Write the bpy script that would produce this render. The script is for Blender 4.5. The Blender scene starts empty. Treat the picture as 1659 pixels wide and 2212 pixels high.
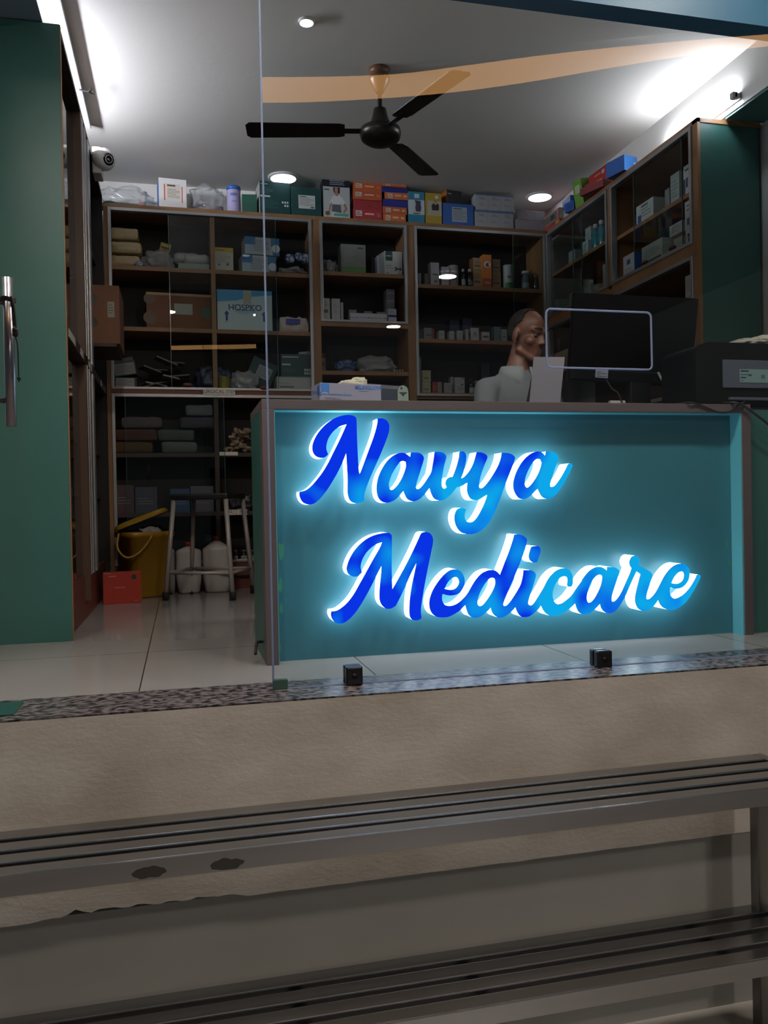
import bpy, bmesh, math, random
from mathutils import Vector, Matrix, geometry
from mathutils.noise import noise as pnoise
random.seed(7)
R3 = math.radians
scn = bpy.context.scene
COL = scn.collection

# ---------------------------------------------------------------- camera
YAW, PITCH, ROLL, FPX = .238677, -.0092586, -.0193285, 1805.72
fw = Vector((math.sin(YAW)*math.cos(PITCH), math.cos(YAW)*math.cos(PITCH), math.sin(PITCH)))
r0 = Vector((math.cos(YAW), -math.sin(YAW), 0)); u0 = r0.cross(fw)
rt = r0*math.cos(ROLL)+u0*math.sin(ROLL); up = rt.cross(fw)
CAMP = Vector((0, 0, .6))
cd = bpy.data.cameras.new('camera'); cam = bpy.data.objects.new('camera', cd); COL.objects.link(cam)
cam.matrix_world = Matrix(((rt.x, up.x, -fw.x, CAMP.x), (rt.y, up.y, -fw.y, CAMP.y), (rt.z, up.z, -fw.z, CAMP.z), (0, 0, 0, 1)))
cd.sensor_fit = 'HORIZONTAL'; cd.sensor_width = 36; cd.lens = 36*FPX/1659; cd.clip_start = .05
scn.camera = cam
scn.view_settings.view_transform = 'Standard'; scn.view_settings.look = 'None'
scn.view_settings.gamma = 1; scn.view_settings.use_curve_mapping = False
scn.view_settings.exposure = 0.0
scn.cycles.max_bounces = 8; scn.cycles.transparent_max_bounces = 24
scn.cycles.sample_clamp_indirect = 4

# ---------------------------------------------------------------- world: dim evening street
w = bpy.data.worlds.new('world'); scn.world = w; w.use_nodes = True
wn = w.node_tree.nodes; wn['Background'].inputs[0].default_value = (.82, .9, 1, 1); wn['Background'].inputs[1].default_value = .07

# ---------------------------------------------------------------- measuring: photo pixel to a point on a plane of the place
def ray(x, y): return rt*((x-829.5)/FPX)-up*((y-1106)/FPX)+fw
def AY(x, y, Y): d = ray(x, y); return CAMP+d*(Y/d.y)
def AZ(x, y, Z): d = ray(x, y); return CAMP+d*((Z-.6)/d.z)
def AX(x, y, X): d = ray(x, y); return CAMP+d*(X/d.x)

# ---------------------------------------------------------------- materials
def L(c):
    if isinstance(c, str): c = tuple(int(c[i:i+2], 16) for i in (0, 2, 4))
    return tuple((v/255/12.92 if v/255 <= .04045 else ((v/255+.055)/1.055)**2.4) for v in c)
MC = {}
def mat(name, col='808080', rough=.55, metal=0, emit=0, var=0, vscale=8, vcol=None, stretch=(1, 1, 1), bump=0, bscale=60, spec=.5):
    if name in MC: return MC[name]
    m = bpy.data.materials.new(name); m.use_nodes = True; nt = m.node_tree; n = nt.nodes; b = n['Principled BSDF']
    c = L(col)+(1,)
    b.inputs['Base Color'].default_value = c; b.inputs['Roughness'].default_value = rough; b.inputs['Metallic'].default_value = metal
    b.inputs['Specular IOR Level'].default_value = spec
    if emit: b.inputs['Emission Color'].default_value = c; b.inputs['Emission Strength'].default_value = emit
    if var or bump:
        tc = n.new('ShaderNodeTexCoord'); mp = n.new('ShaderNodeMapping'); mp.inputs['Scale'].default_value = stretch
        nt.links.new(tc.outputs['Object'], mp.inputs[0])
    if var:
        nz = n.new('ShaderNodeTexNoise'); nz.inputs['Scale'].default_value = vscale; nz.inputs['Detail'].default_value = 5
        nt.links.new(mp.outputs[0], nz.inputs['Vector'])
        rp = n.new('ShaderNodeValToRGB'); rp.color_ramp.elements[0].position = .5-var/2; rp.color_ramp.elements[1].position = .5+var/2
        rp.color_ramp.elements[0].color = L(vcol)+(1,); rp.color_ramp.elements[1].color = c
        nt.links.new(nz.outputs['Fac'], rp.inputs[0]); nt.links.new(rp.outputs[0], b.inputs['Base Color'])
    if bump:
        n2 = n.new('ShaderNodeTexNoise'); n2.inputs['Scale'].default_value = bscale; n2.inputs['Detail'].default_value = 4
        nt.links.new(mp.outputs[0], n2.inputs['Vector'])
        bp = n.new('ShaderNodeBump'); bp.inputs['Strength'].default_value = bump; bp.inputs['Distance'].default_value = .01
        nt.links.new(n2.outputs['Fac'], bp.inputs['Height']); nt.links.new(bp.outputs[0], b.inputs['Normal'])
    MC[name] = m; return m
def P(col, rough=.5): return mat('print_'+col+('' if rough == .5 else '_%d' % (rough*100)), col, rough)
def emis(name, col, s):
    if name in MC: return MC[name]
    m = bpy.data.materials.new(name); m.use_nodes = True; nt = m.node_tree; nt.nodes.clear()
    e = nt.nodes.new('ShaderNodeEmission'); o = nt.nodes.new('ShaderNodeOutputMaterial')
    e.inputs[0].default_value = L(col)+(1,); e.inputs[1].default_value = s; nt.links.new(e.outputs[0], o.inputs[0]); MC[name] = m; return m
def glass(name, tint=(.93, .97, .96), refl=1.0, ior=1.5, haze=0, hcol='a0a8b0', rough=0.0):
    if name in MC: return MC[name]
    m = bpy.data.materials.new(name); m.use_nodes = True; nt = m.node_tree; n = nt.nodes; n.clear()
    tr = n.new('ShaderNodeBsdfTransparent'); tr.inputs[0].default_value = tint+(1,)
    gl = n.new('ShaderNodeBsdfGlossy'); gl.inputs['Roughness'].default_value = rough; gl.inputs[0].default_value = (refl, refl, refl, 1)
    fr = n.new('ShaderNodeFresnel'); ge = n.new('ShaderNodeNewGeometry'); mr = n.new('ShaderNodeMapRange')
    mr.inputs['To Min'].default_value = ior; mr.inputs['To Max'].default_value = 1/ior      # both sides of a pane mirror alike
    nt.links.new(ge.outputs['Backfacing'], mr.inputs[0]); nt.links.new(mr.outputs[0], fr.inputs[0])
    mx = n.new('ShaderNodeMixShader'); o = n.new('ShaderNodeOutputMaterial')
    nt.links.new(fr.outputs[0], mx.inputs[0]); nt.links.new(tr.outputs[0], mx.inputs[1]); nt.links.new(gl.outputs[0], mx.inputs[2])
    last = mx
    if haze:
        df = n.new('ShaderNodeBsdfDiffuse'); df.inputs[0].default_value = L(hcol)+(1,)
        m2 = n.new('ShaderNodeMixShader'); m2.inputs[0].default_value = haze
        nt.links.new(mx.outputs[0], m2.inputs[1]); nt.links.new(df.outputs[0], m2.inputs[2]); last = m2
    nt.links.new(last.outputs[0], o.inputs[0]); MC[name] = m; return m

WOOD = mat('wood', '8f6a45', .5, var=.5, vscale=6, vcol='775536', stretch=(1, 1, .12))
WOODD = mat('dark_wood', '3a271b', .55, var=.5, vscale=6, vcol='2c1d15', stretch=(1, 1, .15))
KICK = mat('red_kick_board', '663328', .45, var=.5, vscale=7, vcol='552b22', stretch=(.3, .3, 1))
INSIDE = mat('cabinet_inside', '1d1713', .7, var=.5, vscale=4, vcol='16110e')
ALU = mat('aluminium', 'a8a8aa', .38, .75)
WHITEW = mat('white_wall', 'e2e1dd', .7, bump=.08, bscale=30)
TEAL = mat('teal_laminate', '33605a', .38, var=.6, vscale=3, vcol='2f5953')
TEALS = mat('sign_panel_teal', '397684', .33, var=.7, vscale=2.2, vcol='346c7a', stretch=(.25, 1, 1.4))
GREYW = mat('grey_wood_frame', '5e5355', .55, var=.6, vscale=9, vcol='4b4244', stretch=(.12, 1, 1))
BLACK = mat('black_plastic', '0b0c0e', .5, spec=.3)
BLACKR = mat('black_rubber', '101010', .75)
STEEL = mat('brushed_steel', 'b2b3b6', .24, 1, var=.6, vscale=14, vcol='9d9d9e', stretch=(.06, 1, 1))
CHROME = mat('chrome', 'a9a9ad', .18, 1)
WHITEP = mat('white_plastic', 'd9d9d6', .4)
CARD = mat('brown_cardboard', '7a5238', .75, var=.6, vscale=5, vcol='6a462f')
CLEAR = glass('clear_plastic_film', (.9, .92, .92), 1, 1.45, .2, 'e0e2e4', .12)
FILM = glass('loose_plastic_film', (.86, .88, .88), 1, 1.5, .3, 'dcdee0', .15)
PANE = glass('cabinet_glass', (.88, .93, .92), 1, 1.42)
FRONTG = glass('front_glass', (.88, .92, .92), 1, 1.55)
LED = emis('lamp_white', 'f4f6ff', 9)

# ---------------------------------------------------------------- mesh helpers
def box(bm, x0, x1, y0, y1, z0, z1, mi=0, bev=0, M=None):
    x0, x1 = min(x0, x1), max(x0, x1); y0, y1 = min(y0, y1), max(y0, y1); z0, z1 = min(z0, z1), max(z0, z1)
    b2 = bmesh.new(); r = bmesh.ops.create_cube(b2, size=1)
    for v in b2.verts: v.co = Vector(((x0+x1)/2+v.co.x*(x1-x0), (y0+y1)/2+v.co.y*(y1-y0), (z0+z1)/2+v.co.z*(z1-z0)))
    if bev: bmesh.ops.bevel(b2, geom=b2.edges[:], offset=min(bev, .3*min(x1-x0, y1-y0, z1-z0)), segments=2, affect='EDGES', profile=.6)
    merge(bm, b2, mi, M)
def merge(bm, b2, mi=None, M=None):
    if M is not None: b2.transform(M)
    if mi is not None:
        for f in b2.faces: f.material_index = mi
    me = bpy.data.meshes.new('t'); b2.to_mesh(me); b2.free(); bm.from_mesh(me); bpy.data.meshes.remove(me)
def frame_of(a, b):
    d = (b-a).normalized(); t = Vector((0, 0, 1)) if abs(d.z) < .9 else Vector((1, 0, 0))
    x = d.cross(t).normalized(); return x, d.cross(x)
def tube(bm, pts, r, n=10, mi=0, cap=True):
    pts = [Vector(p) for p in pts]; rr = r if isinstance(r, (list, tuple)) else [r]*len(pts); rings = []
    px = None
    for i, p in enumerate(pts):
        a = pts[max(0, i-1)]; b = pts[min(len(pts)-1, i+1)]; d = (b-a).normalized()
        if px is None: x, y = frame_of(a, b)
        else: x = (px-d*px.dot(d)).normalized(); y = d.cross(x)
        px = x
        rings.append([bm.verts.new(p+(x*math.cos(2*math.pi*k/n)+y*math.sin(2*math.pi*k/n))*rr[i]) for k in range(n)])
    for i in range(len(rings)-1):
        for k in range(n):
            f = bm.faces.new((rings[i][k], rings[i][(k+1) % n], rings[i+1][(k+1) % n], rings[i+1][k])); f.material_index = mi; f.smooth = True
    if cap:
        for q in (rings[0][::-1], rings[-1]):
            f = bm.faces.new(q); f.material_index = mi
def lathe(bm, prof, c=(0, 0, 0), n=24, mi=0, M=None, smooth=True, sx=1, sy=1, caps=True):
    b2 = bmesh.new(); rings = []
    for r, z in prof:
        rings.append([b2.verts.new((max(r, 1e-5)*math.cos(2*math.pi*k/n)*sx, max(r, 1e-5)*math.sin(2*math.pi*k/n)*sy, z)) for k in range(n)])
    for i in range(len(rings)-1):
        for k in range(n):
            f = b2.faces.new((rings[i][k], rings[i][(k+1) % n], rings[i+1][(k+1) % n], rings[i+1][k])); f.smooth = smooth
    if caps: b2.faces.new(rings[0][::-1]); b2.faces.new(rings[-1])
    T = Matrix.Translation(Vector(c)); merge(bm, b2, mi, T @ M if M is not None else T)
def smooth_path(pts, k=6):
    pts = [Vector(p) for p in pts]; out = []
    for i in range(len(pts)-1):
        a, b, c, d = pts[max(i-1, 0)], pts[i], pts[i+1], pts[min(i+2, len(pts)-1)]
        for j in range(k):
            t = j/k; out.append(.5*((2*b)+(c-a)*t+(2*a-5*b+4*c-d)*t*t+(3*b-a-3*c+d)*t**3))
    out.append(pts[-1]); return out
def lump(bm, c, s, seed=0, amp=.35, freq=3, mi=0, sub=4, flat=True, rz=0):
    b2 = bmesh.new(); bmesh.ops.create_icosphere(b2, subdivisions=sub, radius=1)
    o = Vector((seed*7.3, seed*3.1, seed*1.7))
    for v in b2.verts:
        d = v.co.normalized(); k = 1+amp*pnoise(d*freq+o)+amp*.45*pnoise(d*freq*2.7+o)-amp*.55*abs(pnoise(d*freq*4.1+o))
        q = Vector((math.copysign(abs(d.x)**.75, d.x), math.copysign(abs(d.y)**.75, d.y), math.copysign(abs(d.z)**.8, d.z)))*k
        v.co = Vector((q.x*s[0], q.y*s[1], q.z*s[2]))
        if flat and v.co.z < -s[2]*.78: v.co.z = -s[2]*.78
    for f in b2.faces: f.smooth = True
    zmin = min(v.co.z for v in b2.verts)
    merge(bm, b2, mi, Matrix.Translation(Vector((c[0], c[1], c[2]-zmin))) @ Matrix.Rotation(rz, 4, 'Z'))
def textbm(s, size, align='CENTER', weight=0):
    cu = bpy.data.curves.new('t', 'FONT'); cu.body = s; cu.size = size; cu.align_x = align; cu.align_y = 'CENTER'; cu.offset = weight; cu.resolution_u = 3
    o = bpy.data.objects.new('t', cu); COL.objects.link(o); dg = bpy.context.evaluated_depsgraph_get()
    me = bpy.data.meshes.new_from_object(o.evaluated_get(dg)); bpy.data.objects.remove(o); bpy.data.curves.remove(cu)
    b = bmesh.new(); b.from_mesh(me); bpy.data.meshes.remove(me); return b

# ---------------------------------------------------------------- scene graph helpers
def wloc(o):
    v = Vector((0, 0, 0))
    while o is not None: v += o.location; o = o.parent
    return v
def tag(o, label=None, cat=None, group=None, kind=None):
    if label: o['label'] = label
    if cat: o['category'] = cat
    if group: o['group'] = group
    if kind: o['kind'] = kind
    return o
def thing(name, label, cat, loc=(0, 0, 0), group=None):
    o = bpy.data.objects.new(name, None); COL.objects.link(o); o.location = loc; o.empty_display_size = .05
    return tag(o, label, cat, group)
def part(name, bm, mats, parent=None, label=None, kind=None, at=None, M=None):
    if M is not None: bm.transform(M)
    base = wloc(parent) if parent else Vector(at if at else (0, 0, 0))
    bm.transform(Matrix.Translation(-base))
    bmesh.ops.recalc_face_normals(bm, faces=bm.faces[:])
    me = bpy.data.meshes.new(name); bm.to_mesh(me); bm.free()
    for m in (mats if isinstance(mats, (list, tuple)) else [mats]): me.materials.append(m)
    o = bpy.data.objects.new(name, me); COL.objects.link(o)
    if parent: o.parent = parent
    else: o.location = base
    if label: o['label'] = label
    if kind: o['kind'] = kind
    return o
def solo(name, bm, mats, label, cat, group=None, M=None, kind=None):
    if M is not None: bm.transform(M)
    xs = [v.co for v in bm.verts]; at = ((min(c.x for c in xs)+max(c.x for c in xs))/2, (min(c.y for c in xs)+max(c.y for c in xs))/2, min(c.z for c in xs))
    return tag(part(name, bm, mats, None, at=at), label, cat, group, kind)
def struct(name, bm, mats): return tag(part(name, bm, mats), kind='structure')
def nb(): return bmesh.new()
def quick(*boxes, bev=0):
    bm = nb()
    for b in boxes: box(bm, *b, bev=bev)
    return bm

# a printed carton: one mesh; local frame x right, z up, front face at y=0, depth towards +y
def carton_bm(wd, dp, ht, mats, decals=(), bev=.002):
    bm = nb(); box(bm, -wd/2, wd/2, 0, dp, 0, ht, 0, bev)
    ml = list(mats)
    def mi(c):
        m = c if not isinstance(c, str) else P(c)
        if m not in ml: ml.append(m)
        return ml.index(m)
    for k, dcl in enumerate(decals):
        f, e = dcl[0], .0006+.00012*k
        def pt(face, u, v, ee=None):
            q = e if ee is None else ee
            if face == 'F': return Vector((-wd/2+u*wd, -q, v*ht))
            if face == 'L': return Vector((-wd/2-q, dp*(1-u), v*ht))
            if face == 'R': return Vector((wd/2+q, dp*u, v*ht))
            if face == 'B': return Vector((-wd/2+u*wd, v*dp, -q))
        if f in 'FLRB':
            _, u0, u1, v0, v1, c = dcl
            q = bm.faces.new([bm.verts.new(pt(f, *p)) for p in ((u0, v0), (u1, v0), (u1, v1), (u0, v1))]); q.material_index = mi(c)
        elif f == 'poly':
            q = bm.faces.new([bm.verts.new(pt('F', *p)) for p in dcl[1]]); q.material_index = mi(dcl[2])
        elif f == 'disc':
            _, fc, u, v, r, c = dcl
            q = bm.faces.new([bm.verts.new(pt(fc, u+r*math.cos(a*.3927)/(wd if fc == 'F' else dp), v+r*math.sin(a*.3927)/ht)) for a in range(16)]); q.material_index = mi(c)
        elif f == 'lines':
            _, fc, u0, u1, v0, v1, nl, c = dcl
            for i in range(nl):
                va = v1-(v1-v0)*(i+.25)/nl; vb = v1-(v1-v0)*(i+.6)/nl; ue = u0+(u1-u0)*(1 if i % 3 else .72)
                q = bm.faces.new([bm.verts.new(pt(fc, *p)) for p in ((u0, vb), (ue, vb), (ue, va), (u0, va))]); q.material_index = mi(c)
        elif f == 'txt':
            _, s, u, v, sz, c = dcl[:6]
            t = textbm(s, sz, weight=(dcl[6] if len(dcl) > 6 else 0))
            t.transform(Matrix.Translation(Vector((-wd/2+u*wd, -e, v*ht))) @ Matrix.Rotation(math.pi/2, 4, 'X')); merge(bm, t, mi(c))
    return bm, ml
def carton(name, label, x, y, z, wd, dp, ht, col, decals=(), rz=0, group=None, cat='carton', bev=.002, tilt=None):
    m = col if not isinstance(col, str) else P(col)
    bm, ml = carton_bm(wd, dp, ht, [m], decals, bev)
    M = Matrix.Translation(Vector((x, y, z))) @ Matrix.Rotation(rz, 4, 'Z')
    if tilt: M = M @ tilt
    bm.transform(M)
    if tilt:
        lo = min(v.co.z for v in bm.verts); bm.transform(Matrix.Translation(Vector((0, 0, z-lo))))
    return solo(name, bm, ml, label, cat, group)
def cpx(name, label, x0, x1, yt, z, Y, dp, col, decals=(), rz=0, group=None, cat='carton', yb=None, tilt=None):
    """carton whose front fills photo columns x0..x1 up to row yt, standing on height z at depth Y"""
    ym = yt+30; a = AY(x0, ym, Y).x; b = AY(x1, ym, Y).x; top = AY((x0+x1)/2, yt, Y).z
    return carton(name, label, (a+b)/2, Y, z, b-a, dp, top-z, col, decals, rz, group, cat, tilt=tilt)
# ================================================================ lamps of the place
# two batten tubes on the bulkheads above the side cabinets (the left one just beyond the end panel)
def tube_lamp(name, label, a, b, out, group, em=70, rad=.014):
    a, b = Vector(a), Vector(b); t = thing(name, label, 'light', (a+b)/2, group); d = (b-a).normalized()
    bm = nb(); tube(bm, [a, b], rad, 12); part('tube', bm, emis('tube_glow_%d' % em, 'f3f5ff', em), t)
    bm = nb(); o = Vector(out); q = o*.03
    box(bm, min(a.x+q.x, a.x+2*q.x), max(a.x+q.x, a.x+2*q.x), a.y-.03, b.y+.03, a.z-.02, a.z+.02, bev=.003)
    part('batten', bm, WHITEP, t)
    for e in (a, b):
        bm = nb(); k = -d*.03 if e is a else d*.03
        box(bm, e.x-.016, e.x+.016+abs(q.x)*0, min(e.y, e.y+k.y), max(e.y, e.y+k.y), e.z-.018, e.z+.018, bev=.004)
        box(bm, min(e.x, e.x+1.2*q.x), max(e.x, e.x+1.2*q.x), min(e.y, e.y+k.y), max(e.y, e.y+k.y), e.z-.012, e.z+.012)
        part('end_cap', bm, mat('tube_cap', '9a9a98', .5), t)
    return t
tube_lamp('tube_light', 'lit white tube light above the right-hand cabinet', (3.02, 4.06, 2.82), (3.02, 4.75, 2.82), (1, 0, 0), 'tube lights')
tube_lamp('tube_light', 'lit tube light on the left wall above the dark left-hand cabinet', (-.92, 4.3, 2.875), (-.92, 5.5, 2.875), (-1, 0, 0), 'tube lights', 250, .018)
def downlight(px, py, label, r, em, z=3.05, grp='ceiling downlights'):
    p = AZ(px, py, z); t = thing('downlight', label, 'light', p, grp)
    bm = nb(); lathe(bm, [(r*.86, -.012), (r, -.014), (r*1.06, -.006), (r*1.07, 0), (r*.86, 0)], p, 32); part('rim', bm, WHITEP, t)
    bm = nb(); lathe(bm, [(.001, -.0135), (r*.87, -.0135), (r*.87, -.008), (.001, -.008)], p, 32); part('diffuser', bm, em, t)
downlight(612, 383, 'lit round ceiling downlight above the dark green cartons', .108, emis('downlight_glow', 'f6f6ff', 4.0))
downlight(1166, 424, 'lit round ceiling downlight near the right-hand corner of the room', .105, emis('downlight_glow', 'f6f6ff', 4.0))
downlight(662, 45, 'small lit ceiling downlight nearest the shop front', .04, emis('downlight_glow', 'f6f6ff', 4.0))

# ================================================================ room shell
bm = nb(); box(bm, -1.6, 3.6, 2.85, 6.8, -.06, 0)
tm = bpy.data.materials.new('floor_tiles'); tm.use_nodes = True; nt = tm.node_tree; n = nt.nodes; b = n['Principled BSDF']
tc = n.new('ShaderNodeTexCoord'); mp = n.new('ShaderNodeMapping'); mp.inputs['Location'].default_value = (.145+8, -3.03+8.2, 0)
br = n.new('ShaderNodeTexBrick'); br.offset = 0; br.inputs['Scale'].default_value = 1; br.inputs['Brick Width'].default_value = .8; br.inputs['Row Height'].default_value = .8
br.inputs['Mortar Size'].default_value = .0025; br.inputs['Mortar Smooth'].default_value = .1
br.inputs['Color1'].default_value = L('8d8a88')+(1,); br.inputs['Color2'].default_value = L('8a8785')+(1,); br.inputs['Mortar'].default_value = L('3c3734')+(1,)
nt.links.new(tc.outputs['Object'], mp.inputs[0]); nt.links.new(mp.outputs[0], br.inputs['Vector']); nt.links.new(br.outputs['Color'], b.inputs['Base Color'])
b.inputs['Roughness'].default_value = .13
struct('floor', bm, tm)
GRAN = mat('granite', '6c6668', .32, var=.16, vscale=62, vcol='1c1a1e', stretch=(.6, 1, 1))
struct('trim_1', quick((-1.6, 3.6, 2.578, 2.85, -.035, 0.002)), GRAN)
PLAS = mat('stained_plaster', 'c9c5be', .85, var=.4, vscale=2.4, vcol='a69e92', stretch=(1, 1, 1.8), bump=.1, bscale=40)
BASEW = mat('grey_base_wall', 'a3a19b', .8, var=.6, vscale=2, vcol='918e87', bump=.06, bscale=30)
# plaster face with a broken lower edge
bm = nb(); top = -.003; low = []
for i in range(241):
    x = -1.6+5.2*i/240; dz = .003*pnoise(Vector((x*9, 1, 0)))
    if -.45 < x < .17: dz += (.008+.018*abs(pnoise(Vector((x*11, 3, 0))))+.014*max(0, pnoise(Vector((x*30, 5, 0)))))*min(1, (x+.45)*8, (.17-x)*20)
    low.append((x, -.588+dz))
fv = [bm.verts.new((x, 2.575, z)) for x, z in low]; tv = [bm.verts.new((x, 2.575, top)) for x, z in low]
fb = [bm.verts.new((x, 2.6, z)) for x, z in low]
for i in range(240):
    bm.faces.new((fv[i], fv[i+1], tv[i+1], tv[i])); bm.faces.new((fb[i], fb[i+1], fv[i+1], fv[i]))
struct('wall_front', bm, PLAS)
struct('wall_base', quick((-1.6, 3.6, 2.588, 2.8, -1.2, -.584)), BASEW)
struct('wall_core', quick((-1.6, 3.6, 2.64, 2.8, -.584, -.035)), mat('dark_backing', '4a423a', .9))
# wall core coloured dark: shade put into the hollow behind the broken plaster edge
gm = bpy.data.materials.new('ground_tiles'); gm.use_nodes = True
gm.node_tree.nodes['Principled BSDF'].inputs['Base Color'].default_value = L('8f8b84')+(1,); gm.node_tree.nodes['Principled BSDF'].inputs['Roughness'].default_value = .35
struct('ground', quick((-4, 6, -4, 2.6, -1.26, -1.2)), gm)
struct('ceiling', quick((-1.6, 3.6, 2.72, 6.8, 3.05, 3.12)), WHITEW)
struct('wall_back', quick((-1.6, 3.6, 6.56, 6.8, 0, 3.05)), WHITEW)
struct('wall_left', quick((-1.6, -1.0, 2.85, 6.56, 0, 3.05)), WHITEW)
struct('wall_right', quick((3.31, 3.6, 2.85, 6.56, 0, 3.05)), mat('grey_side_wall', 'aab0ae', .7))
# bulkheads above the side cabinets
struct('trim_2', quick((3.06, 3.31, 2.72, 6.56, 2.77, 3.05)), WHITEW)
struct('trim_4', quick((-1.0, -.565, 2.72, 4.25, 2.822, 2.835)), mat('blue_grey_soffit', '5f7286', .6))
struct('trim_5', quick((3.065, 3.31, 2.72, 4.18, 2.756, 2.77)), mat('sign_tinted_soffit', '46706e', .6))  # bulkhead underside: shade and the sign's teal light put into its colour
# fascia over the shop front and the soffit of the canopy outside
FASC = mat('blue_fascia', '22506a', .5)
z0 = AY(1300, 43, 2.85).z
struct('trim_6', quick((.88, 3.31, 2.76, 2.85, z0, 3.05)), FASC)
struct('canopy', quick((-4, 6, -5.2, 2.74, 2.985, 3.05)), mat('dark_canopy', '20262b', .8))
struct('wall_front_right', quick((3.31, 4.2, 2.6, 2.85, -.035, 3.05)), WHITEW)
struct('wall_front_left', quick((-2.6, -1.0, 2.7, 2.85, 0, 3.05)), WHITEW)
# cable trunking along the left bulkhead
bm = nb(); box(bm, -.52, -.5, 2.8, 5.62, 3.022, 3.049, 0, .004)
t = solo('cable_trunking', bm, mat('trunking', 'd8d8d6', .4), 'white cable trunking running along the left edge of the ceiling', 'trunking')

# ================================================================ exterior lamps (cove strip and first pair seen mirrored in the glass, sill row added)
YG = 2.735
def mir(px, py, z):
    p = AZ(px, py, z); return Vector((p.x, 2*YG-p.y, z))
def cove_strip():
    ps = [(150, 180, 230), (340, 177, 226), (520, 172, 222), (660, 172, 221), (850, 166, 211), (1000, 148, 197), (1150, 128, 176), (1300, 111, 150), (1480, 94, 121), (1660, 80, 100), (1800, 68, 82)]
    a = smooth_path([mir(x, t, 2.70) for x, t, b in ps], 4); c = smooth_path([mir(x, b, 2.70) for x, t, b in ps], 4)
    t = thing('cove_light', 'warm orange cove light strip along the canopy, mirrored in the front glass', 'light', a[0])
    bm = nb(); va = [[bm.verts.new(p+Vector((0, 0, h))) for p in q] for q in (a, c) for h in (0, .02)]
    for i in range(len(a)-1):
        for j, k in ((0, 2), (2, 3), (3, 1), (1, 0)): bm.faces.new((va[j][i], va[j][i+1], va[k][i+1], va[k][i]))
    part('diffuser', bm, emis('cove_glow', 'ffbe78', 5.5), t)
    bm = nb(); tube(bm, [p+Vector((0, 0, .03)) for p in a], .02, 6); part('housing', bm, BLACK, t)
cove_strip()
for i, (px, py, lb) in enumerate([(967, 598, 'lit round canopy lamp mirrored in the glass over the syrup cartons'), (850, 706, 'lit round canopy lamp mirrored in the glass below the tablet carton')]):
    p = mir(px, py, 2.95); t = thing('canopy_lamp', lb, 'light', p, 'canopy lamps outside')
    bm = nb(); lathe(bm, [(.09, 0), (.1, .004), (.1, .03), (.09, .03)], p, 24, caps=False); part('rim', bm, WHITEP, t)
    bm = nb(); lathe(bm, [(.001, .002), (.092, .002), (.092, .02), (.001, .02)], p, 24); part('diffuser', bm, emis('canopy_lamp_glow', 'fff6ec', 760), t)

for i, x in enumerate((-1.2, -.1, 1.0, 2.1)):  # row added to light the plinth and floor, out of view and reflection
    p = Vector((x, 2.08, 2.95)); t = thing('canopy_lamp', 'added unseen fill lamp over the granite sill, %s from the left' % ('first', 'second', 'third', 'fourth')[i], 'light', p, 'canopy lamps outside')
    bm = nb(); lathe(bm, [(.09, 0), (.1, .004), (.1, .03), (.09, .03)], p, 24, caps=False); part('rim', bm, WHITEP, t)
    bm = nb(); lathe(bm, [(.001, .002), (.092, .002), (.092, .02), (.001, .02)], p, 24); part('diffuser', bm, emis('sill_fill_glow', 'fff4ea', 360), t)

# ================================================================ front glass with its service window
def closed(pts, k=5):
    """closed outline: points with a third item are sharp corners, the rest are smoothed"""
    n = len(pts); out = []
    P_ = [Vector((p[0], p[1])) for p in pts]; sh = [len(p) > 2 for p in pts]
    for i in range(n):
        b, c = P_[i], P_[(i+1) % n]
        a = P_[i-1] if not sh[i] else b-(c-b)*.6; d = P_[(i+2) % n] if not sh[(i+1) % n] else c+(c-b)*.6
        for j in range(k):
            t = j/k; out.append(.5*((2*b)+(c-a)*t+(2*a-5*b+4*c-d)*t*t+(3*b-a-3*c+d)*t**3))
    return out
def slab(bm, outer, holes, y0, y1, to3, mf=0, me=1, back=True):
    loops = [outer]+holes
    tri = geometry.tessellate_polygon([[Vector((p.x, p.y, 0)) for p in l] for l in loops])
    vs = [to3(p, y0) for l in loops for p in l]; va = [bm.verts.new(v) for v in vs]
    vb = [bm.verts.new(to3(p, y1)) for l in loops for p in l]
    for q in tri:
        f = bm.faces.new([va[i] for i in q]); f.material_index = mf
        if back: f = bm.faces.new([vb[i] for i in reversed(q)]); f.material_index = mf
    s = 0
    for l in loops:
        m = len(l)
        for i in range(m):
            f = bm.faces.new((va[s+i], va[s+(i+1) % m], vb[s+(i+1) % m], vb[s+i])); f.material_index = me
        s += m
gp = thing('glass_partition', 'tall clear glass front pane standing on the granite sill before the counter', 'glass', (1.6, YG, .003))
# ground glass edge: frosted, carries the light that enters it
em = bpy.data.materials.new('ground_glass_edge'); em.use_nodes = True; nt = em.node_tree; n = nt.nodes; n.clear()
tl = n.new('ShaderNodeBsdfTranslucent'); tl.inputs[0].default_value = L('b4c2e2')+(1,); df = n.new('ShaderNodeBsdfDiffuse'); df.inputs[0].default_value = L('87919f')+(1,)
mx = n.new('ShaderNodeMixShader'); mx.inputs[0].default_value = .45; o = n.new('ShaderNodeOutputMaterial')
nt.links.new(tl.outputs[0], mx.inputs[1]); nt.links.new(df.outputs[0], mx.inputs[2]); nt.links.new(mx.outputs[0], o.inputs[0])
gx0 = .281
def V2(x, y): return Vector((x, y))
def rrect(x0, x1, z0, z1, r, k=5):
    out = []
    for cx_, cz_, a0 in ((x1-r, z0+r, -90), (x1-r, z1-r, 0), (x0+r, z1-r, 90), (x0+r, z0+r, 180)):
        for j in range(k+1):
            a = R3(a0+90*j/k); out.append(V2(cx_+r*math.cos(a), cz_+r*math.sin(a)))
    return out
hole = rrect(1.268, 1.682, 1.072, 1.279, .018)
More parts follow.
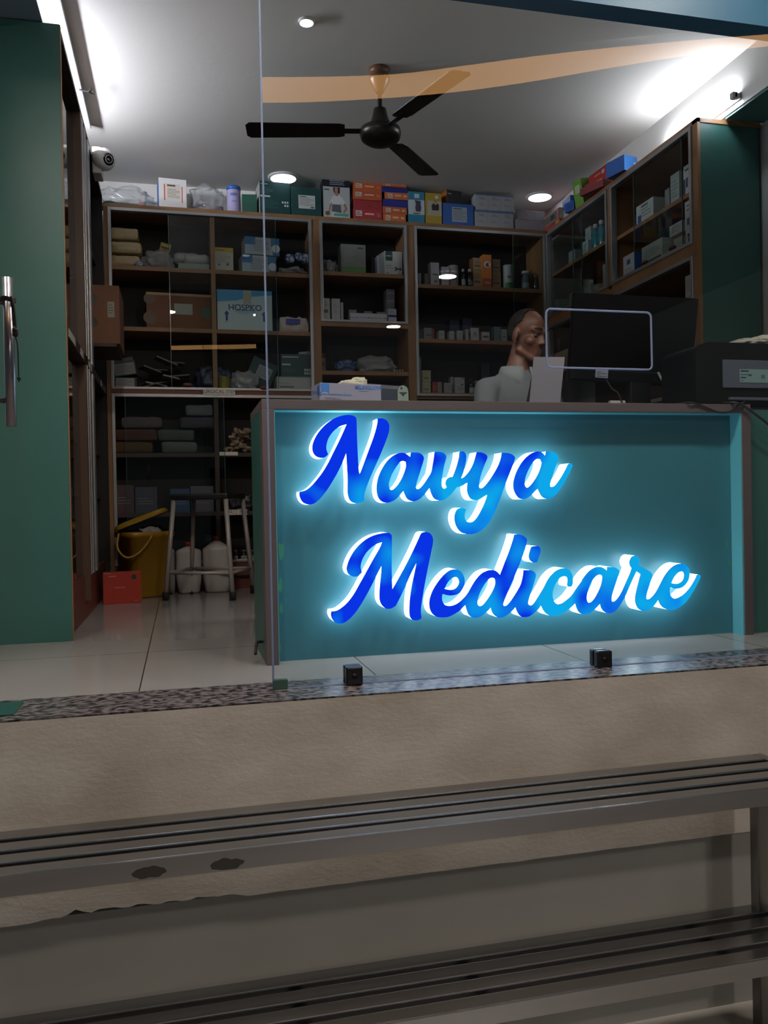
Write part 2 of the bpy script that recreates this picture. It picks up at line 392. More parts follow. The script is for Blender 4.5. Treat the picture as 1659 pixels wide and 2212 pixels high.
for i, p in enumerate(hole): p += V2(.0022*pnoise(Vector((p.x*20, p.y*20, 1))), .002*pnoise(Vector((p.x*25, p.y*20, 4))))
outer = [V2(gx0, .003), V2(3.31, .003), V2(3.31, 2.975), V2(gx0, 2.975)]
bm = nb()
tri = geometry.tessellate_polygon([[Vector((p.x, p.y, 0)) for p in l] for l in (outer, hole)])
vv = [bm.verts.new((p.x, YG, p.y)) for l in (outer, hole) for p in l]
for q in tri: bm.faces.new([vv[i] for i in q])
part('pane', bm, FRONTG, gp)
bm = nb(); box(bm, gx0-.001, gx0+.0045, YG-.006, YG+.006, .003, 2.975, 0, .001); part('polished_edge', bm, em, gp, 'pale frosted left edge of the pane')
bm = nb(); box(bm, gx0+.004, 3.31, YG-.005, YG+.005, .0022, .0045, 0); part('polished_edge', bm, em, gp, 'pale lower edge of the pane')
bm = nb(); hp = [Vector((p.x, YG, p.y)) for p in hole]; tube(bm, hp+[hp[0], hp[1]], .0036, 6, cap=False); part('window_rim', bm, em, gp, 'ground rim of the rectangular service opening')
bm = nb(); a, b = AY(588, 1490, YG), AY(621, 1466, YG); box(bm, gx0, b.x, YG-.009, YG+.009, .0025, b.z, 0, .002); part('corner_patch', bm, mat('patch_green', '35504a', .4), gp)
for x0, x1, yt, yb, lb in ((748, 784, 1439, 1479, 'black square glass clamp on the granite sill nearest the left edge of the pane'), (1290, 1323, 1405, 1442, 'black square glass clamp on the granite sill under the right half of the sign')):
    a = AY(x0, yb-5, YG-.03); b = AY(x1, yt, YG-.03); hgt = b.z-.002
    t = thing('glass_clamp', lb, 'clamp', ((a.x+b.x)/2, YG, .002), 'clamps holding the front glass')
    bm = nb(); box(bm, a.x, b.x, YG-.03, YG-.003, .002, .002+hgt, 0, .006); part('clamp_body', bm, mat('clamp_black', '121214', .25), t)
    bm = nb(); box(bm, a.x, b.x, YG+.003, YG+.03, .002, .002+hgt, 0, .006); part('back_plate', bm, mat('clamp_black', '121214', .25), t)
    bm = nb(); lathe(bm, [(.001, 0), (.009, 0), (.009, .003), (.001, .003)], ((a.x+b.x)/2, YG-.03, .002+hgt/2), 16, M=Matrix.Rotation(math.pi/2, 4, 'X')); part('screw_cap', bm, BLACK, t)
# floor spring plate of the glass door
bm = nb(); q = [(-.66, 2.64), (-.489, 2.63), (-.487, 2.80), (-.66, 2.82)]
box(bm, -.66, -.489, 2.635, 2.805, .0022, .006, 0, .002)
solo('floor_spring_plate', bm, mat('plate_teal', '1f4a44', .35), 'flat dark teal floor spring plate let into the granite at far left', 'plate')
# glass door, swung outwards to the left, with its bar handle
gd = thing('glass_door', 'glass door swung open at far left with a long steel bar handle', 'door', (-.75, 2.74, .01))
hx = AY(20, 760, 2.0); h1 = AY(13, 600, 2.0); h2 = AY(28, 921, 2.0)
pd = Vector((-.75, 2.74, 0)); fe = Vector((hx.x-.075, 1.93, 0)); dv = (fe-pd).normalized(); nrm = Vector((-dv.y, dv.x, 0))
bm = nb(); q = [pd, fe]; v = [bm.verts.new((p.x, p.y, z)) for z in (.01, 2.55) for p in q]; bm.faces.new((v[0], v[1], v[3], v[2])); part('pane', bm, FRONTG, gd)
hb = part('handle', (lambda b: (tube(b, [(hx.x, 2.0, h2.z), (hx.x, 2.0, h1.z)], .0112, 16), b)[1])(nb()), mat('handle_steel', '8b8890', .25, .9), gd, 'long tubular stainless steel bar')
for py in (654, 866):
    p = AY(18, py, 2.0); foot = p+nrm*0; k = pd+dv*((p-pd).dot(dv)); bm = nb(); tube(bm, [p, Vector((k.x, k.y, p.z))], .0062, 10); part('handle_bracket', bm, mat('handle_steel', '8b8890', .25, .9), hb)
bm = nb()
def hp_(px, py, Y=1.985): return AY(px, py, Y)
for k in range(3): tube(bm, [Vector((hx.x+.0145*math.cos(a*.524), 2.0+.0145*math.sin(a*.524), hp_(20, 642+k*3).z+.002*math.sin(a))) for a in range(14)], .0026, 6)
tube(bm, smooth_path([hp_(24, 640), hp_(30, 665), hp_(34, 705), hp_(33, 725)]), .0028, 6)
tube(bm, smooth_path([hp_(24, 640), hp_(28, 690), hp_(33, 725), hp_(38, 745), hp_(40, 790), hp_(41, 825)]), .0016, 6)
lump(bm, hp_(33, 727), (.006, .006, .012), 2); lump(bm, hp_(41, 821), (.004, .004, .004), 3)
solo('cord', bm, BLACKR, 'black cord knotted round the steel door handle', 'cord')
bm = nb(); p = AZ(2, 1425, 0.0); lump(bm, (p.x-.02, 3.05, 0), (.06, .1, .055), 5, .3); solo('door_stop_bag', bm, BLACKR, 'dark rounded bag on the floor at the far left edge', 'bag')

# ================================================================ counter with the lit sign
ct = thing('shop_counter', 'teal fronted shop counter with grey wood frame carrying the lit blue sign', 'counter', (1.36, 3.3, 0))
CY, PY = 3.16, 3.235
ct_top = 1.004
part('frame_top', quick((.304, 2.42, CY, PY, .967, ct_top), bev=.002), GREYW, ct)
part('countertop', quick((.304, 2.42, PY, 3.68, .972, ct_top)), GREYW, ct)
bm = nb(); box(bm, .304, .35, CY, PY, 0, .967, 0, .002); part('frame_post', bm, mat('grey_wood_post', '5a4f51', .55, var=.6, vscale=9, vcol='4b4244', stretch=(1, 1, .12)), ct)
bm = nb(); box(bm, 2.376, 2.42, CY, PY, 0, .967, 0, .002); part('frame_post', bm, mat('grey_wood_post'), ct)
part('sign_panel', quick((.35, 2.376, PY, PY+.02, 0, .967)), TEALS, ct)
part('lining', quick((.35, 2.376, CY+.004, PY, .963, .967), (2.370, 2.376, CY+.004, PY, 0, .963), (.35, .353, CY+.004, PY, 0, .963)), mat('lining_teal', '5aa9b6', .4), ct)
part('side_panel', quick((.304, .322, PY, 3.66, 0, .972)), TEAL, ct)
part('wing_panel', quick((2.42, 3.3, 3.2, 3.225, 0, .985)), TEAL, ct)
part('back_shelf', quick((.322, 2.42, 3.66, 3.78, .72, .745), (.322, 2.42, 3.64, 3.66, 0, .972)), WOODD, ct)
GLUE = mat('glue_green', '3f8a6e', .7)
for px, py, s, sd in ((601, 1190, .02, 1), (600, 1265, .018, 2), (602, 1315, .014, 3), (600, 1400, .008, 9)):
    p = AY(px+6, py, PY-.001); bm = nb()
    pts = [bm.verts.new((max(.3535, p.x+s*.5*math.cos(a)*(1+.8*pnoise(Vector((a, sd, 0))))), PY-.001, p.z+s*1.7*math.sin(a)*(1+.6*pnoise(Vector((sd, a, 2)))))) for a in [k*.3 for k in range(21)]]
    bm.faces.new(pts); part('worn_patch', bm, GLUE, ct)
for px, py, s in ((1570, 1175, .018), (1582, 1160, .02), (1577, 1215, .018), (1574, 1270, .012), (1568, 1330, .008)):
    p = AY(px, py, PY-.001); bm = nb()
    bm.faces.new([bm.verts.new((p.x+s*.22*math.cos(a)+.004*pnoise(Vector((a*2, px, 0))), PY-.001, p.z+s*math.sin(a))) for a in [k*.45 for k in range(14)]]); part('worn_patch', bm, GLUE, ct)
bm = nb(); tube(bm, smooth_path([AY(552, 1413, 3.2), AY(553, 1400, 3.22), AY(556, 1388, 3.24), (.30, 3.3, .07)]), .006, 8); solo('cable', bm, BLACKR, 'short black cable at the foot of the counter side', 'cable')

# ---------------------------------------------------------------- sign letters traced outline by outline
def tr(x0, y0, s, pts): return [((x0+p[0]*s), (y0+p[1]*s))+tuple(p[2:]) for p in pts]
S1, S3, S4, S5, S8 = .13261, .12055, .10247, .15069, .17481
c2 = lambda *p: tr(800, 960, S3, p); c3 = lambda *p: tr(930, 960, S3, p); c6 = lambda *p: tr(910, 1140, S1, p); c7 = lambda *p: tr(1070, 1140, S1, p); c8 = lambda *p: tr(1230, 1180, S8, p)
LET = {}
LET['N'] = [tr(640, 890, S1, [(520,690,1),(490,600),(500,500),(540,400),(620,300),(720,230),(820,200,1),(760,340),(690,490),(600,670),(520,830),(430,980),(330,1110),(240,1210),(150,1275),(52,1300,1),(55,1370),(90,1450),(150,1495),(225,1508),(300,1485),(390,1410),(480,1300),(560,1180),(660,1010),(740,850),(790,730),(812,668,1),(820,760),(828,900),(838,1080),(838,1220),(840,1330),(870,1430),(930,1478),(1000,1487),(1060,1470),(1112,1447,1),(1108,1370),(1130,1270),(1180,1130),(1260,940),(1350,740),(1430,550),(1500,360),(1516,260),(1510,200),(1470,135),(1400,103),(1322,108,1),(1325,160),(1300,280),(1250,440),(1190,600),(1120,790),(1060,950),(1032,1010,1),(1020,950),(1010,820),(1000,640),(990,400),(985,200),(980,110),(950,70),(880,48),(780,52),(650,90),(530,160),(420,260),(330,380),(275,500),(262,590),(280,670),(330,725),(410,748),(470,733)])]
LET['avy'] = [c2((715,225,1),(660,180),(600,152),(520,155),(420,195),(310,290),(220,420),(150,570),(118,720),(115,830),(140,940),(190,1010),(260,1042),(340,1038),(430,1000),(510,930),(570,860),(595,835,1),(620,900),(660,970),(720,1010),(790,1018),(870,985),(950,920),(1010,845),(1062,780,1),(1090,870),(1130,950),(1190,995),(1260,1003),(1340,985),(1430,910),(1500,830),(1548,770,1))
 + c3((570,740),(640,695),(665,690,1),(658,760),(662,850),(690,930),(740,985),(810,1000),(880,985),(940,945),(1020,900,1),(990,1000),(940,1120),(880,1240),(820,1330),(760,1385),(700,1395),(650,1380),(620,1335),(612,1270),(625,1200),(642,1165,1),(590,1145),(540,1138),(480,1165),(445,1230),(432,1310),(445,1410),(490,1510),(560,1580),(650,1607),(750,1605),(850,1575),(950,1510),(1050,1400),(1140,1240),(1210,1070),(1280,890),(1340,720),(1410,540),(1480,360),(1515,250),(1500,210),(1450,175),(1370,153),(1278,150,1),(1265,240),(1220,370),(1150,500),(1060,640),(980,740),(930,780),(890,785),(872,760),(875,680),(900,560),(950,410),(1000,290),(1020,230),(1005,190),(960,160),(900,142),(828,140,1),(805,230),(770,340),(710,460),(630,560),(570,605),(552,600,1),(590,500),(620,380),(640,260),(638,190),(610,140),(570,122),(520,130,1),(512,230),(480,360),(440,480),(400,580,1),(340,590),(290,630),(270,690),(278,735),(292,765,1),(270,785),(240,790),(210,765),(200,700),(210,580),(240,400),(265,300),(283,230),(270,185),(230,150),(160,132),(75,133,1),(60,250),(35,400))
 + c2((1093,500),(1040,590),(960,710),(890,785),(845,800),(820,780),(822,720),(860,590),(920,400),(960,260),(950,215),(910,170),(840,145),(727,145,1),(722,190)),
 c2((640,340),(630,310),(580,297),(530,320),(460,410),(390,530),(345,650),(332,720),(345,790),(375,817),(420,800),(490,730),(560,620),(610,500),(640,400))]
LET['a'] = [tr(1080, 960, S4, [(955,240,1),(900,180),(840,152),(780,150),(690,175),(570,260),(450,400),(350,580),(295,750),(283,860),(300,970),(350,1070),(410,1135),(480,1155),(560,1140),(650,1080),(740,985),(800,935,1),(840,1020),(890,1100),(960,1143),(1040,1140),(1120,1105),(1220,1010),(1330,850),(1430,670),(1510,510),(1530,440),(1510,405),(1470,400),(1435,425),(1400,500),(1330,630),(1240,770),(1160,870),(1100,895),(1065,885),(1060,830),(1100,690),(1170,480),(1220,330),(1238,270),(1215,215),(1150,170),(1060,145),(972,150,1),(965,200)]),
 tr(1080, 960, S4, [(870,350),(850,315),(800,305),(740,330),(660,430),(590,560),(540,690),(522,790),(530,870),(565,910),(620,890),(700,800),(790,660),(850,520),(880,400)])]
LET['M'] = [tr(700, 1140, S5, [(545,640,1),(525,570),(540,480),(590,380),(660,300),(750,235),(833,207,1),(800,290),(720,430),(620,610),(520,790),(430,950),(340,1070),(250,1150),(180,1190),(105,1200,1),(100,1260),(130,1330),(180,1368),(240,1375),(310,1350),(390,1285),(470,1190),(560,1050),(660,870),(750,690),(825,545,1),(820,650),(805,800),(795,950),(800,1040),(830,1110),(880,1155),(930,1163),(980,1150),(1030,1118,1),(1090,1000),(1170,830),(1250,650),(1327,500,1),(1300,640),(1260,830),(1235,1000),(1225,1150),(1230,1260),(1260,1315),(1310,1328),(1360,1320),(1398,1295,1),(1388,1200),(1400,1080),(1440,830),(1490,570),(1540,330),(1563,200),(1555,130),(1520,80),(1460,60),(1410,70),(1385,95,1),(1330,220),(1230,430),(1130,620),(1040,780),(980,885,1),(975,750),(970,550),(975,300),(972,130),(955,90),(910,72),(830,80),(700,115),(570,190),(450,310),(370,440),(328,560),(330,620),(360,675),(430,702),(490,690)])]
LET['edicare'] = [c6((560,678),(470,695),(370,770),(270,890),(190,1020),(145,1140),(132,1230),(145,1330),(190,1410),(260,1452),(350,1462),(450,1450),(550,1400),(640,1340),(700,1275),(722,1265,1),(740,1330),(770,1410),(820,1455),(890,1468),(960,1450),(1030,1400),(1090,1350),(1133,1298,1),(1160,1380),(1210,1440),(1280,1468),(1350,1450),(1430,1400),(1500,1335),(1535,1292,1))
 + c7((360,1370),(410,1440),(480,1458),(560,1440),(630,1390),(700,1330),(745,1265,1),(790,1350),(850,1415),(930,1440),(1020,1430),(1110,1390),(1210,1320),(1305,1230,1))
 + c8((95,770),(130,825),(185,843),(250,828),(310,785),(380,710,1),(400,770),(440,815),(500,828),(560,805),(620,740),(690,620),(760,460),(830,310,1),(882,345,1),(860,430),(830,550),(815,650),(830,730),(870,785),(930,800),(990,780),(1050,730),(1100,660,1),(1130,725),(1180,770),(1260,787),(1340,765),(1440,690),(1530,560),(1600,430),(1622,375),(1610,353),(1580,355),(1560,400),(1500,500),(1420,590),(1350,635),(1300,647),(1260,620),(1240,560),(1248,510,1),(1300,523),(1370,518),(1430,480),(1475,410),(1487,330),(1470,265),(1420,222),(1350,218),(1270,260),(1190,350),(1130,460),(1070,570),(1010,640),(970,655),(952,640),(960,580),(1000,450),(1025,370),(1010,325),(940,280),(860,235,1),(863,180),(850,130),(810,115),(770,135),(745,190),(750,235),(773,275,1),(750,340),(700,450),(640,580),(580,665),(540,685),(522,660),(535,580),(580,440),(615,320),(600,285),(555,262),(470,253,1),(465,305,1),(440,280),(390,255),(320,262),(240,315),(170,400),(150,440))
 + c7((1330,980),(1240,1110),(1150,1190),(1080,1235),(1010,1245),(960,1200),(935,1120),(940,1020),(980,920),(1040,830),(1090,797),(1140,793),(1170,810),(1180,850),(1175,940),(1210,965),(1250,945),(1265,880),(1255,770),(1210,695),(1140,662),(1060,670),(970,720),(870,830),(790,980),(710,1110),(640,1220),(590,1265),(550,1255),(535,1220),(560,1120),(610,970),(655,820),(660,760),(630,715),(570,692),(460,690,1),(455,760),(430,880),(400,960),(330,1080),(250,1200),(190,1265),(150,1275),(130,1250),(150,1180),(220,1010),(310,800),(400,580),(480,360),(515,220),(500,170),(440,125),(370,108),(312,110,1),(290,200),(230,380),(160,560),(110,690),(78,770,1))
 + c6((1250,730),(1210,700),(1150,688),(1080,700),(980,750),(890,850),(820,960),(750,1080),(670,1170),(590,1235),(500,1272),(420,1270),(365,1235),(340,1170),(340,1110),(348,1078,1),(420,1098),(500,1103),(590,1080),(650,1030),(695,950),(708,860),(690,780),(640,710)),
 c6((382,995,1),(420,910),(480,840),(545,805),(590,815),(615,860),(615,910),(580,970),(530,1005),(460,1012)),
 c6((1208,870),(1195,830),(1160,815),(1110,830),(1040,910),(970,1030),(925,1150),(918,1230),(930,1265),(965,1277),(1010,1255),(1080,1170),(1150,1060),(1200,950)),
 c8((410,390),(400,360),(370,352),(330,370),(280,430),(235,530),(215,630),(225,685),(250,698),(290,675),(340,600),(390,490)),
 c8((1262,455,1),(1290,390),(1340,330),(1385,312),(1412,325),(1420,370),(1400,425),(1350,460),(1300,463))]
LET['dot'] = [c7((590,315),(640,300),(700,303),(730,330),(738,380),(715,460),(685,545),(665,565),(610,563),(565,525),(548,460),(565,380))]
# backlit blue acrylic, lighter where the LEDs sit behind it
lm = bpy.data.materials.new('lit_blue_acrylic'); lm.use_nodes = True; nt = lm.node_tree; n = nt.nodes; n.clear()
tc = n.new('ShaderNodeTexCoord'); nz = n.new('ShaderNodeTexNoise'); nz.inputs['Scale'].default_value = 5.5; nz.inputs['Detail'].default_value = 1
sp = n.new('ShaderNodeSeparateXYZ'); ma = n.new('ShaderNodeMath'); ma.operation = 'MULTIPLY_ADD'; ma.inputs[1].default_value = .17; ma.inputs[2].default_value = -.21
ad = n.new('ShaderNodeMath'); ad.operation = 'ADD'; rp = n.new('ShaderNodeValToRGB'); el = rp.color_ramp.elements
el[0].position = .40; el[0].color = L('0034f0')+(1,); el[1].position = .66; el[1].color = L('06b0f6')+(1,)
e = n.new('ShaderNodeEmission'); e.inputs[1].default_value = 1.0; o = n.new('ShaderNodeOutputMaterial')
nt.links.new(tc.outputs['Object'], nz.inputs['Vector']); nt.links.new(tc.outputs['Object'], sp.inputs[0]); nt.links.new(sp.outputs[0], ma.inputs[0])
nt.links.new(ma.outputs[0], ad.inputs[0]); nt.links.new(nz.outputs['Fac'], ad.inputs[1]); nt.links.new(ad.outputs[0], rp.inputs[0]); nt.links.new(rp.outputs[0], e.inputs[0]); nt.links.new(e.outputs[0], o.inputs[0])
RET = emis('lit_white_letter_side', 'dcf0ff', 5.5)
sg = thing('illuminated_sign', 'lit blue script letter sign with glowing white sides on the teal counter front', 'sign', (0, PY, 0))
LF = 3.152
def to3(p, y): q = AY(p.x, p.y, LF); return Vector((q.x, y, q.z))
for kk in LET:
    loops = [closed(l, 4) for l in LET[kk]]
    bm = nb(); slab(bm, loops[0], loops[1:], LF, LF+.004, to3, 0, 1)
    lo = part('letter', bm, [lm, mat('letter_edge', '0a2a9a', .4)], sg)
    bm = nb()
    for l in loops:
        va = [bm.verts.new(to3(p, LF+.0045)) for p in l]; vb = [bm.verts.new(to3(p, PY-.0005)) for p in l]
        for i in range(len(l)): bm.faces.new((va[i], va[(i+1) % len(l)], vb[(i+1) % len(l)], vb[i]))
    part('letter_side', bm, RET, lo)
# ================================================================ wall cabinets
YB = 6.2                                     # front plane of the back cabinets
def alu_frame(parent, x0, x1, z0, z1, y=YB, w=.022):
    bm = nb(); box(bm, x0, x0+w, y-.012, y+.03, z0, z1, 0, .002); box(bm, x1-w, x1, y-.012, y+.03, z0, z1, 0, .002)
    box(bm, x0+w, x1-w, y-.012, y+.03, z1-w, z1, 0, .002); box(bm, x0+w, x1-w, y-.012, y+.03, z0, z0+w*.8, 0, .002)
    part('aluminium_frame', bm, ALU, parent)
def zy(px, py, Y=YB): return AY(px, py, Y).z
def xy(px, py, Y=YB): return AY(px, py, Y).x
TOPZ = 2.762
def carcass(parent, x0, x1, stile=.03):
    part('side', quick((x0, x0+stile, YB, 6.53, .1, TOPZ-.026)), WOOD, parent); part('side', quick((x1-stile, x1, YB, 6.53, .1, TOPZ-.026)), WOOD, parent)
    part('top_board', quick((x0, x1, YB-.004, 6.555, TOPZ-.026, TOPZ)), WOOD, parent)
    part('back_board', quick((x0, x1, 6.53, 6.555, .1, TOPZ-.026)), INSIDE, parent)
    part('kick_board', quick((x0, x1, 6.24, 6.26, 0, .1)), KICK, parent)
    part('bottom_board', quick((x0+stile, x1-stile, YB+.01, 6.53, .1, .125)), WOODD, parent)
def shelf(parent, x0, x1, z, th=.03, y0=YB+.016, m=None, lab=None):
    part('shelf', quick((x0, x1, y0, 6.53, z-th, z), bev=.001), m or WOOD, parent, lab)
CAB = 'glass fronted wall cabinets'
A = thing('wall_cabinet', 'wide wooden back wall cabinet with SURGICAL ITEM strip, left of the room', 'cabinet', (.27, 6.36, 0), CAB)
Bc = thing('wall_cabinet', 'narrow wooden back wall cabinet between the two wide ones', 'cabinet', (1.39, 6.36, 0), CAB)
Cc = thing('wall_cabinet', 'wooden back wall cabinet behind the man, in the right corner', 'cabinet', (2.32, 6.36, 0), CAB)
a0, a1, b1, c1 = -.487, 1.022, 1.757, 2.885
for o, x0, x1 in ((A, a0, a1), (Bc, a1, b1), (Cc, b1, c1)): carcass(o, x0, x1)
# --- cabinet A
AZ1, AZ2, AZ3 = 2.333, 1.9, 1.467
div = .267
alu_frame(A, a0+.03, a1-.03, 1.452, TOPZ-.028)
part('divider', quick((div-.016, div+.016, YB+.012, 6.53, 1.47, 2.73)), WOOD, A)
for z in (AZ1, AZ2):
    shelf(A, a0+.03, div-.016, z); shelf(A, div+.016, a1-.03, z)
bm = nb(); box(bm, a0+.03, a1-.03, YB-.004, 6.53, 1.42, 1.453); part('middle_rail', bm, mat('rail_red_brown', '6b3524', .5), A, 'red-brown rail between upper and lower openings')
alu_frame(A, a0+.03, a1-.03, .2, 1.42)
LA1, LA2 = zy(400, 978), zy(520, 1104)
part('divider', quick((div-.016, div+.016, YB+.012, 6.53, .2, 1.4)), WOODD, A)
for z in (LA1, LA2): shelf(A, a0+.03, a1-.03, z, m=WOODD)
part('lower_rail', quick((a0+.03, a1-.03, YB-.004, YB+.03, .1, .2)), KICK, A)
def pane(parent, x0, x1, z0, z1, y):
    bm = nb(); v = [bm.verts.new(p) for p in ((x0, y, z0), (x1, y, z0), (x1, y, z1), (x0, y, z1))]; bm.faces.new(v)
    o = part('sliding_pane', bm, PANE, parent, 'clear glass sliding pane')
    bm = nb(); box(bm, x1-.002, x1+.002, y-.003, y+.003, z0, z1); part('pane_edge', bm, mat('glass_edge_dark', '3c5a52', .2), o); bm = nb(); box(bm, x0-.002, x0+.002, y-.003, y+.003, z0, z1); part('pane_edge', bm, mat('glass_edge_dark', '3c5a52', .2), o)
    return o
def knob(parent, x, y, z, lab=None):
    bm = nb(); lathe(bm, [(.001, 0), (.04, 0), (.04, .012), (.034, .02), (.001, .02)], (x, y, z), 20, M=Matrix.Diagonal((1, 1, 1, 1)) @ Matrix.Rotation(math.pi/2, 4, 'X'), sy=.45)
    part('finger_pull', bm, mat('pull_brown', '4a1d15', .4), parent, 'red-brown oval finger pull')
p = pane(A, xy(366, 600), xy(598, 640), 1.47, 2.73, YB+.008); knob(p, xy(405, 830), YB+.003, zy(405, 832)); knob(p, xy(571, 838), YB+.003, zy(571, 838))
pane(A, xy(273, 1000), xy(486, 1000), .22, 1.4, YB+.008)
# label strip of cabinet A
def plate(name, px0, px1, py0, py1, txt, size, label, y, rough=.5, col='d8d4c8', tcol='2a2a30', th=.002, tx=0):
    x0, x1 = xy(px0, (py0+py1)/2, y), xy(px1, (py0+py1)/2, y); z1, z0 = zy((px0+px1)/2, py0, y), zy((px0+px1)/2, py1, y)
    bm = nb(); box(bm, x0, x1, y-th, y, z0, z1, 0, .0008)
    t = textbm(txt, size); t.transform(Matrix.Translation(Vector(((x0+x1)/2+tx, y-th-.0006, (z0+z1)/2))) @ Matrix.Rotation(math.pi/2, 4, 'X')); merge(bm, t, 1)
    return solo(name, bm, [P(col), P(tcol)], label, 'label')
plate('shelf_label', 438, 508, 840, 853, 'SURGICAL ITEM', .036, 'white paper shelf label reading SURGICAL ITEM on the red-brown rail', YB-.016)
plate('shelf_label', 494, 534, 1101, 1112, 'URO BAG', .04, 'small white shelf label reading URO BAG behind the steel stool', YB+.01)
plate('shelf_label', 474, 514, 976, 984, ' ', .03, 'blank white strip under the crumpled brown paper heap', YB+.01)
# --- cabinet B
BZ1, BZ2 = 2.362, zy(780, 692); BZ3 = zy(780, 801)
alu_frame(Bc, a1+.03, b1-.03, BZ2-.018, TOPZ-.028)
shelf(Bc, a1+.03, b1-.03, BZ1)
part('middle_rail', quick((a1+.03, b1-.03, YB-.004, 6.53, BZ2-.052, BZ2-.012)), WOOD, Bc)
shelf(Bc, a1+.03, b1-.03, BZ3); shelf(Bc, a1+.03, b1-.03, 1.4)
part('lower_front', quick((a1+.03, b1-.03, YB, YB+.02, .1, 1.37)), WOODD, Bc)
# --- cabinet C
CZ1, CZ2, CZ3 = zy(1000, 616), zy(1000, 733), zy(980, 848)
alu_frame(Cc, b1+.03, c1-.005, CZ3-.03, TOPZ-.028)
shelf(Cc, b1+.03, c1-.03, CZ1); shelf(Cc, b1+.03, c1-.03, CZ2); shelf(Cc, b1+.03, c1-.03, CZ3, .05)
part('lower_front', quick((b1+.03, c1-.03, YB, YB+.02, .1, CZ3-.06)), WOODD, Cc)
pane(Cc, xy(1110, 600), xy(1172, 600), CZ3+.01, 2.73, YB+.008)
# --- right-hand cabinet (face x = 2.885)
XR = 2.885
Rc = thing('wall_cabinet', 'glass fronted wall cabinet along the right wall with a green laminate end', 'cabinet', (3.1, 5.2, 0), CAB)
part('end_panel', quick((XR+.018, 3.29, 4.19, 4.21, 0, 2.75), bev=.001), TEAL, Rc, 'dark green laminate end panel')
part('end_edge', quick((XR, XR+.018, 4.185, 4.235, 0, 2.752)), WOOD, Rc)
part('top_board', quick((XR, 3.3, 4.185, 6.18, 2.73, 2.755)), WOOD, Rc)
part('back_board', quick((3.285, 3.305, 4.21, 6.18, .1, 2.73)), WOODD, Rc)
RZ1 = 2.037
part('middle_rail', quick((XR-.004, 3.285, 4.21, 6.18, 1.99, RZ1+.02)), WOOD, Rc, 'broad orange-brown middle rail')
part('stile', quick((XR-.004, XR+.05, 5.165, 5.205, RZ1, 2.73), (XR+.05, 3.285, 5.175, 5.2, RZ1, 2.73)), WOOD, Rc)
def alu_x(y0, y1, z0, z1, w=.022):
    bm = nb(); x0, x1 = XR-.012, XR+.03
    box(bm, x0, x1, y0, y0+w, z0, z1, 0, .002); box(bm, x0, x1, y1-w, y1, z0, z1, 0, .002); box(bm, x0, x1, y0+w, y1-w, z1-w, z1, 0, .002); box(bm, x0, x1, y0+w, y1-w, z0, z0+w, 0, .002)
    part('aluminium_frame', bm, ALU, Rc)
alu_x(4.236, 5.162, RZ1+.02, 2.728); alu_x(5.21, 6.178, RZ1+.02, 2.728); alu_x(4.236, 6.178, 1.2, 1.99)
RS1, RS2 = AX(1400, 470, XR+.03).z, AX(1270, 543, XR+.03).z
part('shelf', quick((XR+.03, 3.285, 4.21, 5.175, RS1-.025, RS1)), WOOD, Rc); part('shelf', quick((XR+.03, 3.285, 5.2, 6.18, RS2-.025, RS2)), WOOD, Rc)
part('shelf', quick((XR+.03, 3.285, 4.21, 6.18, 1.58, 1.605)), WOODD, Rc)
part('lower_front', quick((XR, XR+.02, 4.21, 6.18, .1, 1.2)), WOODD, Rc)
def pane_x(y0, y1, z0, z1, x):
    bm = nb(); v = [bm.verts.new(p) for p in ((x, y0, z0), (x, y1, z0), (x, y1, z1), (x, y0, z1))]; bm.faces.new(v)
    o = part('sliding_pane', bm, PANE, Rc, 'clear glass sliding pane')
    bm = nb(); box(bm, x-.003, x+.003, y0-.002, y0+.002, z0, z1); part('pane_edge', bm, mat('glass_edge_dark', '3c5a52', .2), o); bm = nb(); box(bm, x-.003, x+.003, y1-.002, y1+.002, z0, z1); part('pane_edge', bm, mat('glass_edge_dark', '3c5a52', .2), o)
    return o
yA, yB_ = AX(1474, 400, XR+.01).y, AX(1370, 450, XR+.01).y
p1 = pane_x(yA, yB_, RZ1+.04, 2.71, XR+.008)
for px, py in ((1454, 536), (1394, 567)):
    q = AX(px, py, XR+.005); bm = nb(); lathe(bm, [(.001, 0), (.03, 0), (.03, .012), (.02, .02), (.001, .02)], (XR+.006, q.y, q.z), 20, M=Matrix.Rotation(-math.pi/2, 4, 'Y'), sx=.5)
    part('finger_pull', bm, mat('pull_brown', '4a1d15', .4), p1, 'red-brown oval finger pull')
pane_x(5.23, 5.75, RZ1+.04, 2.71, XR+.008); pane_x(5.62, 6.16, RZ1+.04, 2.71, XR+.014)
# --- left-hand cabinet (face x = -.49)
XL = -.49
Lc = thing('wall_cabinet', 'dark wall cabinet along the left wall behind the big teal end panel', 'cabinet', (-.75, 5.1, 0), CAB)
part('end_panel', quick((-.99, XL, 4.06, 4.08, 0, 2.815), bev=.001), TEAL, Lc, 'large teal laminate end panel facing the street')
part('end_edge', quick((XL-.002, XL+.003, 4.06, 4.082, 0, 2.812)), WOOD, Lc)
part('top_board', quick((-.99, XL, 4.08, 6.19, 2.79, 2.815)), WOODD, Lc)
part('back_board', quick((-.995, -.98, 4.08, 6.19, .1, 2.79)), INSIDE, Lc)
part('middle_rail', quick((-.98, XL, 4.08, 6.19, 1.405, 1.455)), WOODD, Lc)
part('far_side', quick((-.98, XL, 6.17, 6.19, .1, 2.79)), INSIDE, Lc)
part('kick_board', quick((-.54, -.52, 4.08, 6.19, 0, .24)), KICK, Lc)
part('post', quick((-.53, XL, 4.87, 4.91, .1, 2.79)), mat('post_wood', '4a3426', .5), Lc); part('partition', quick((-.98, -.53, 4.87, 4.89, .1, 2.79)), INSIDE, Lc)
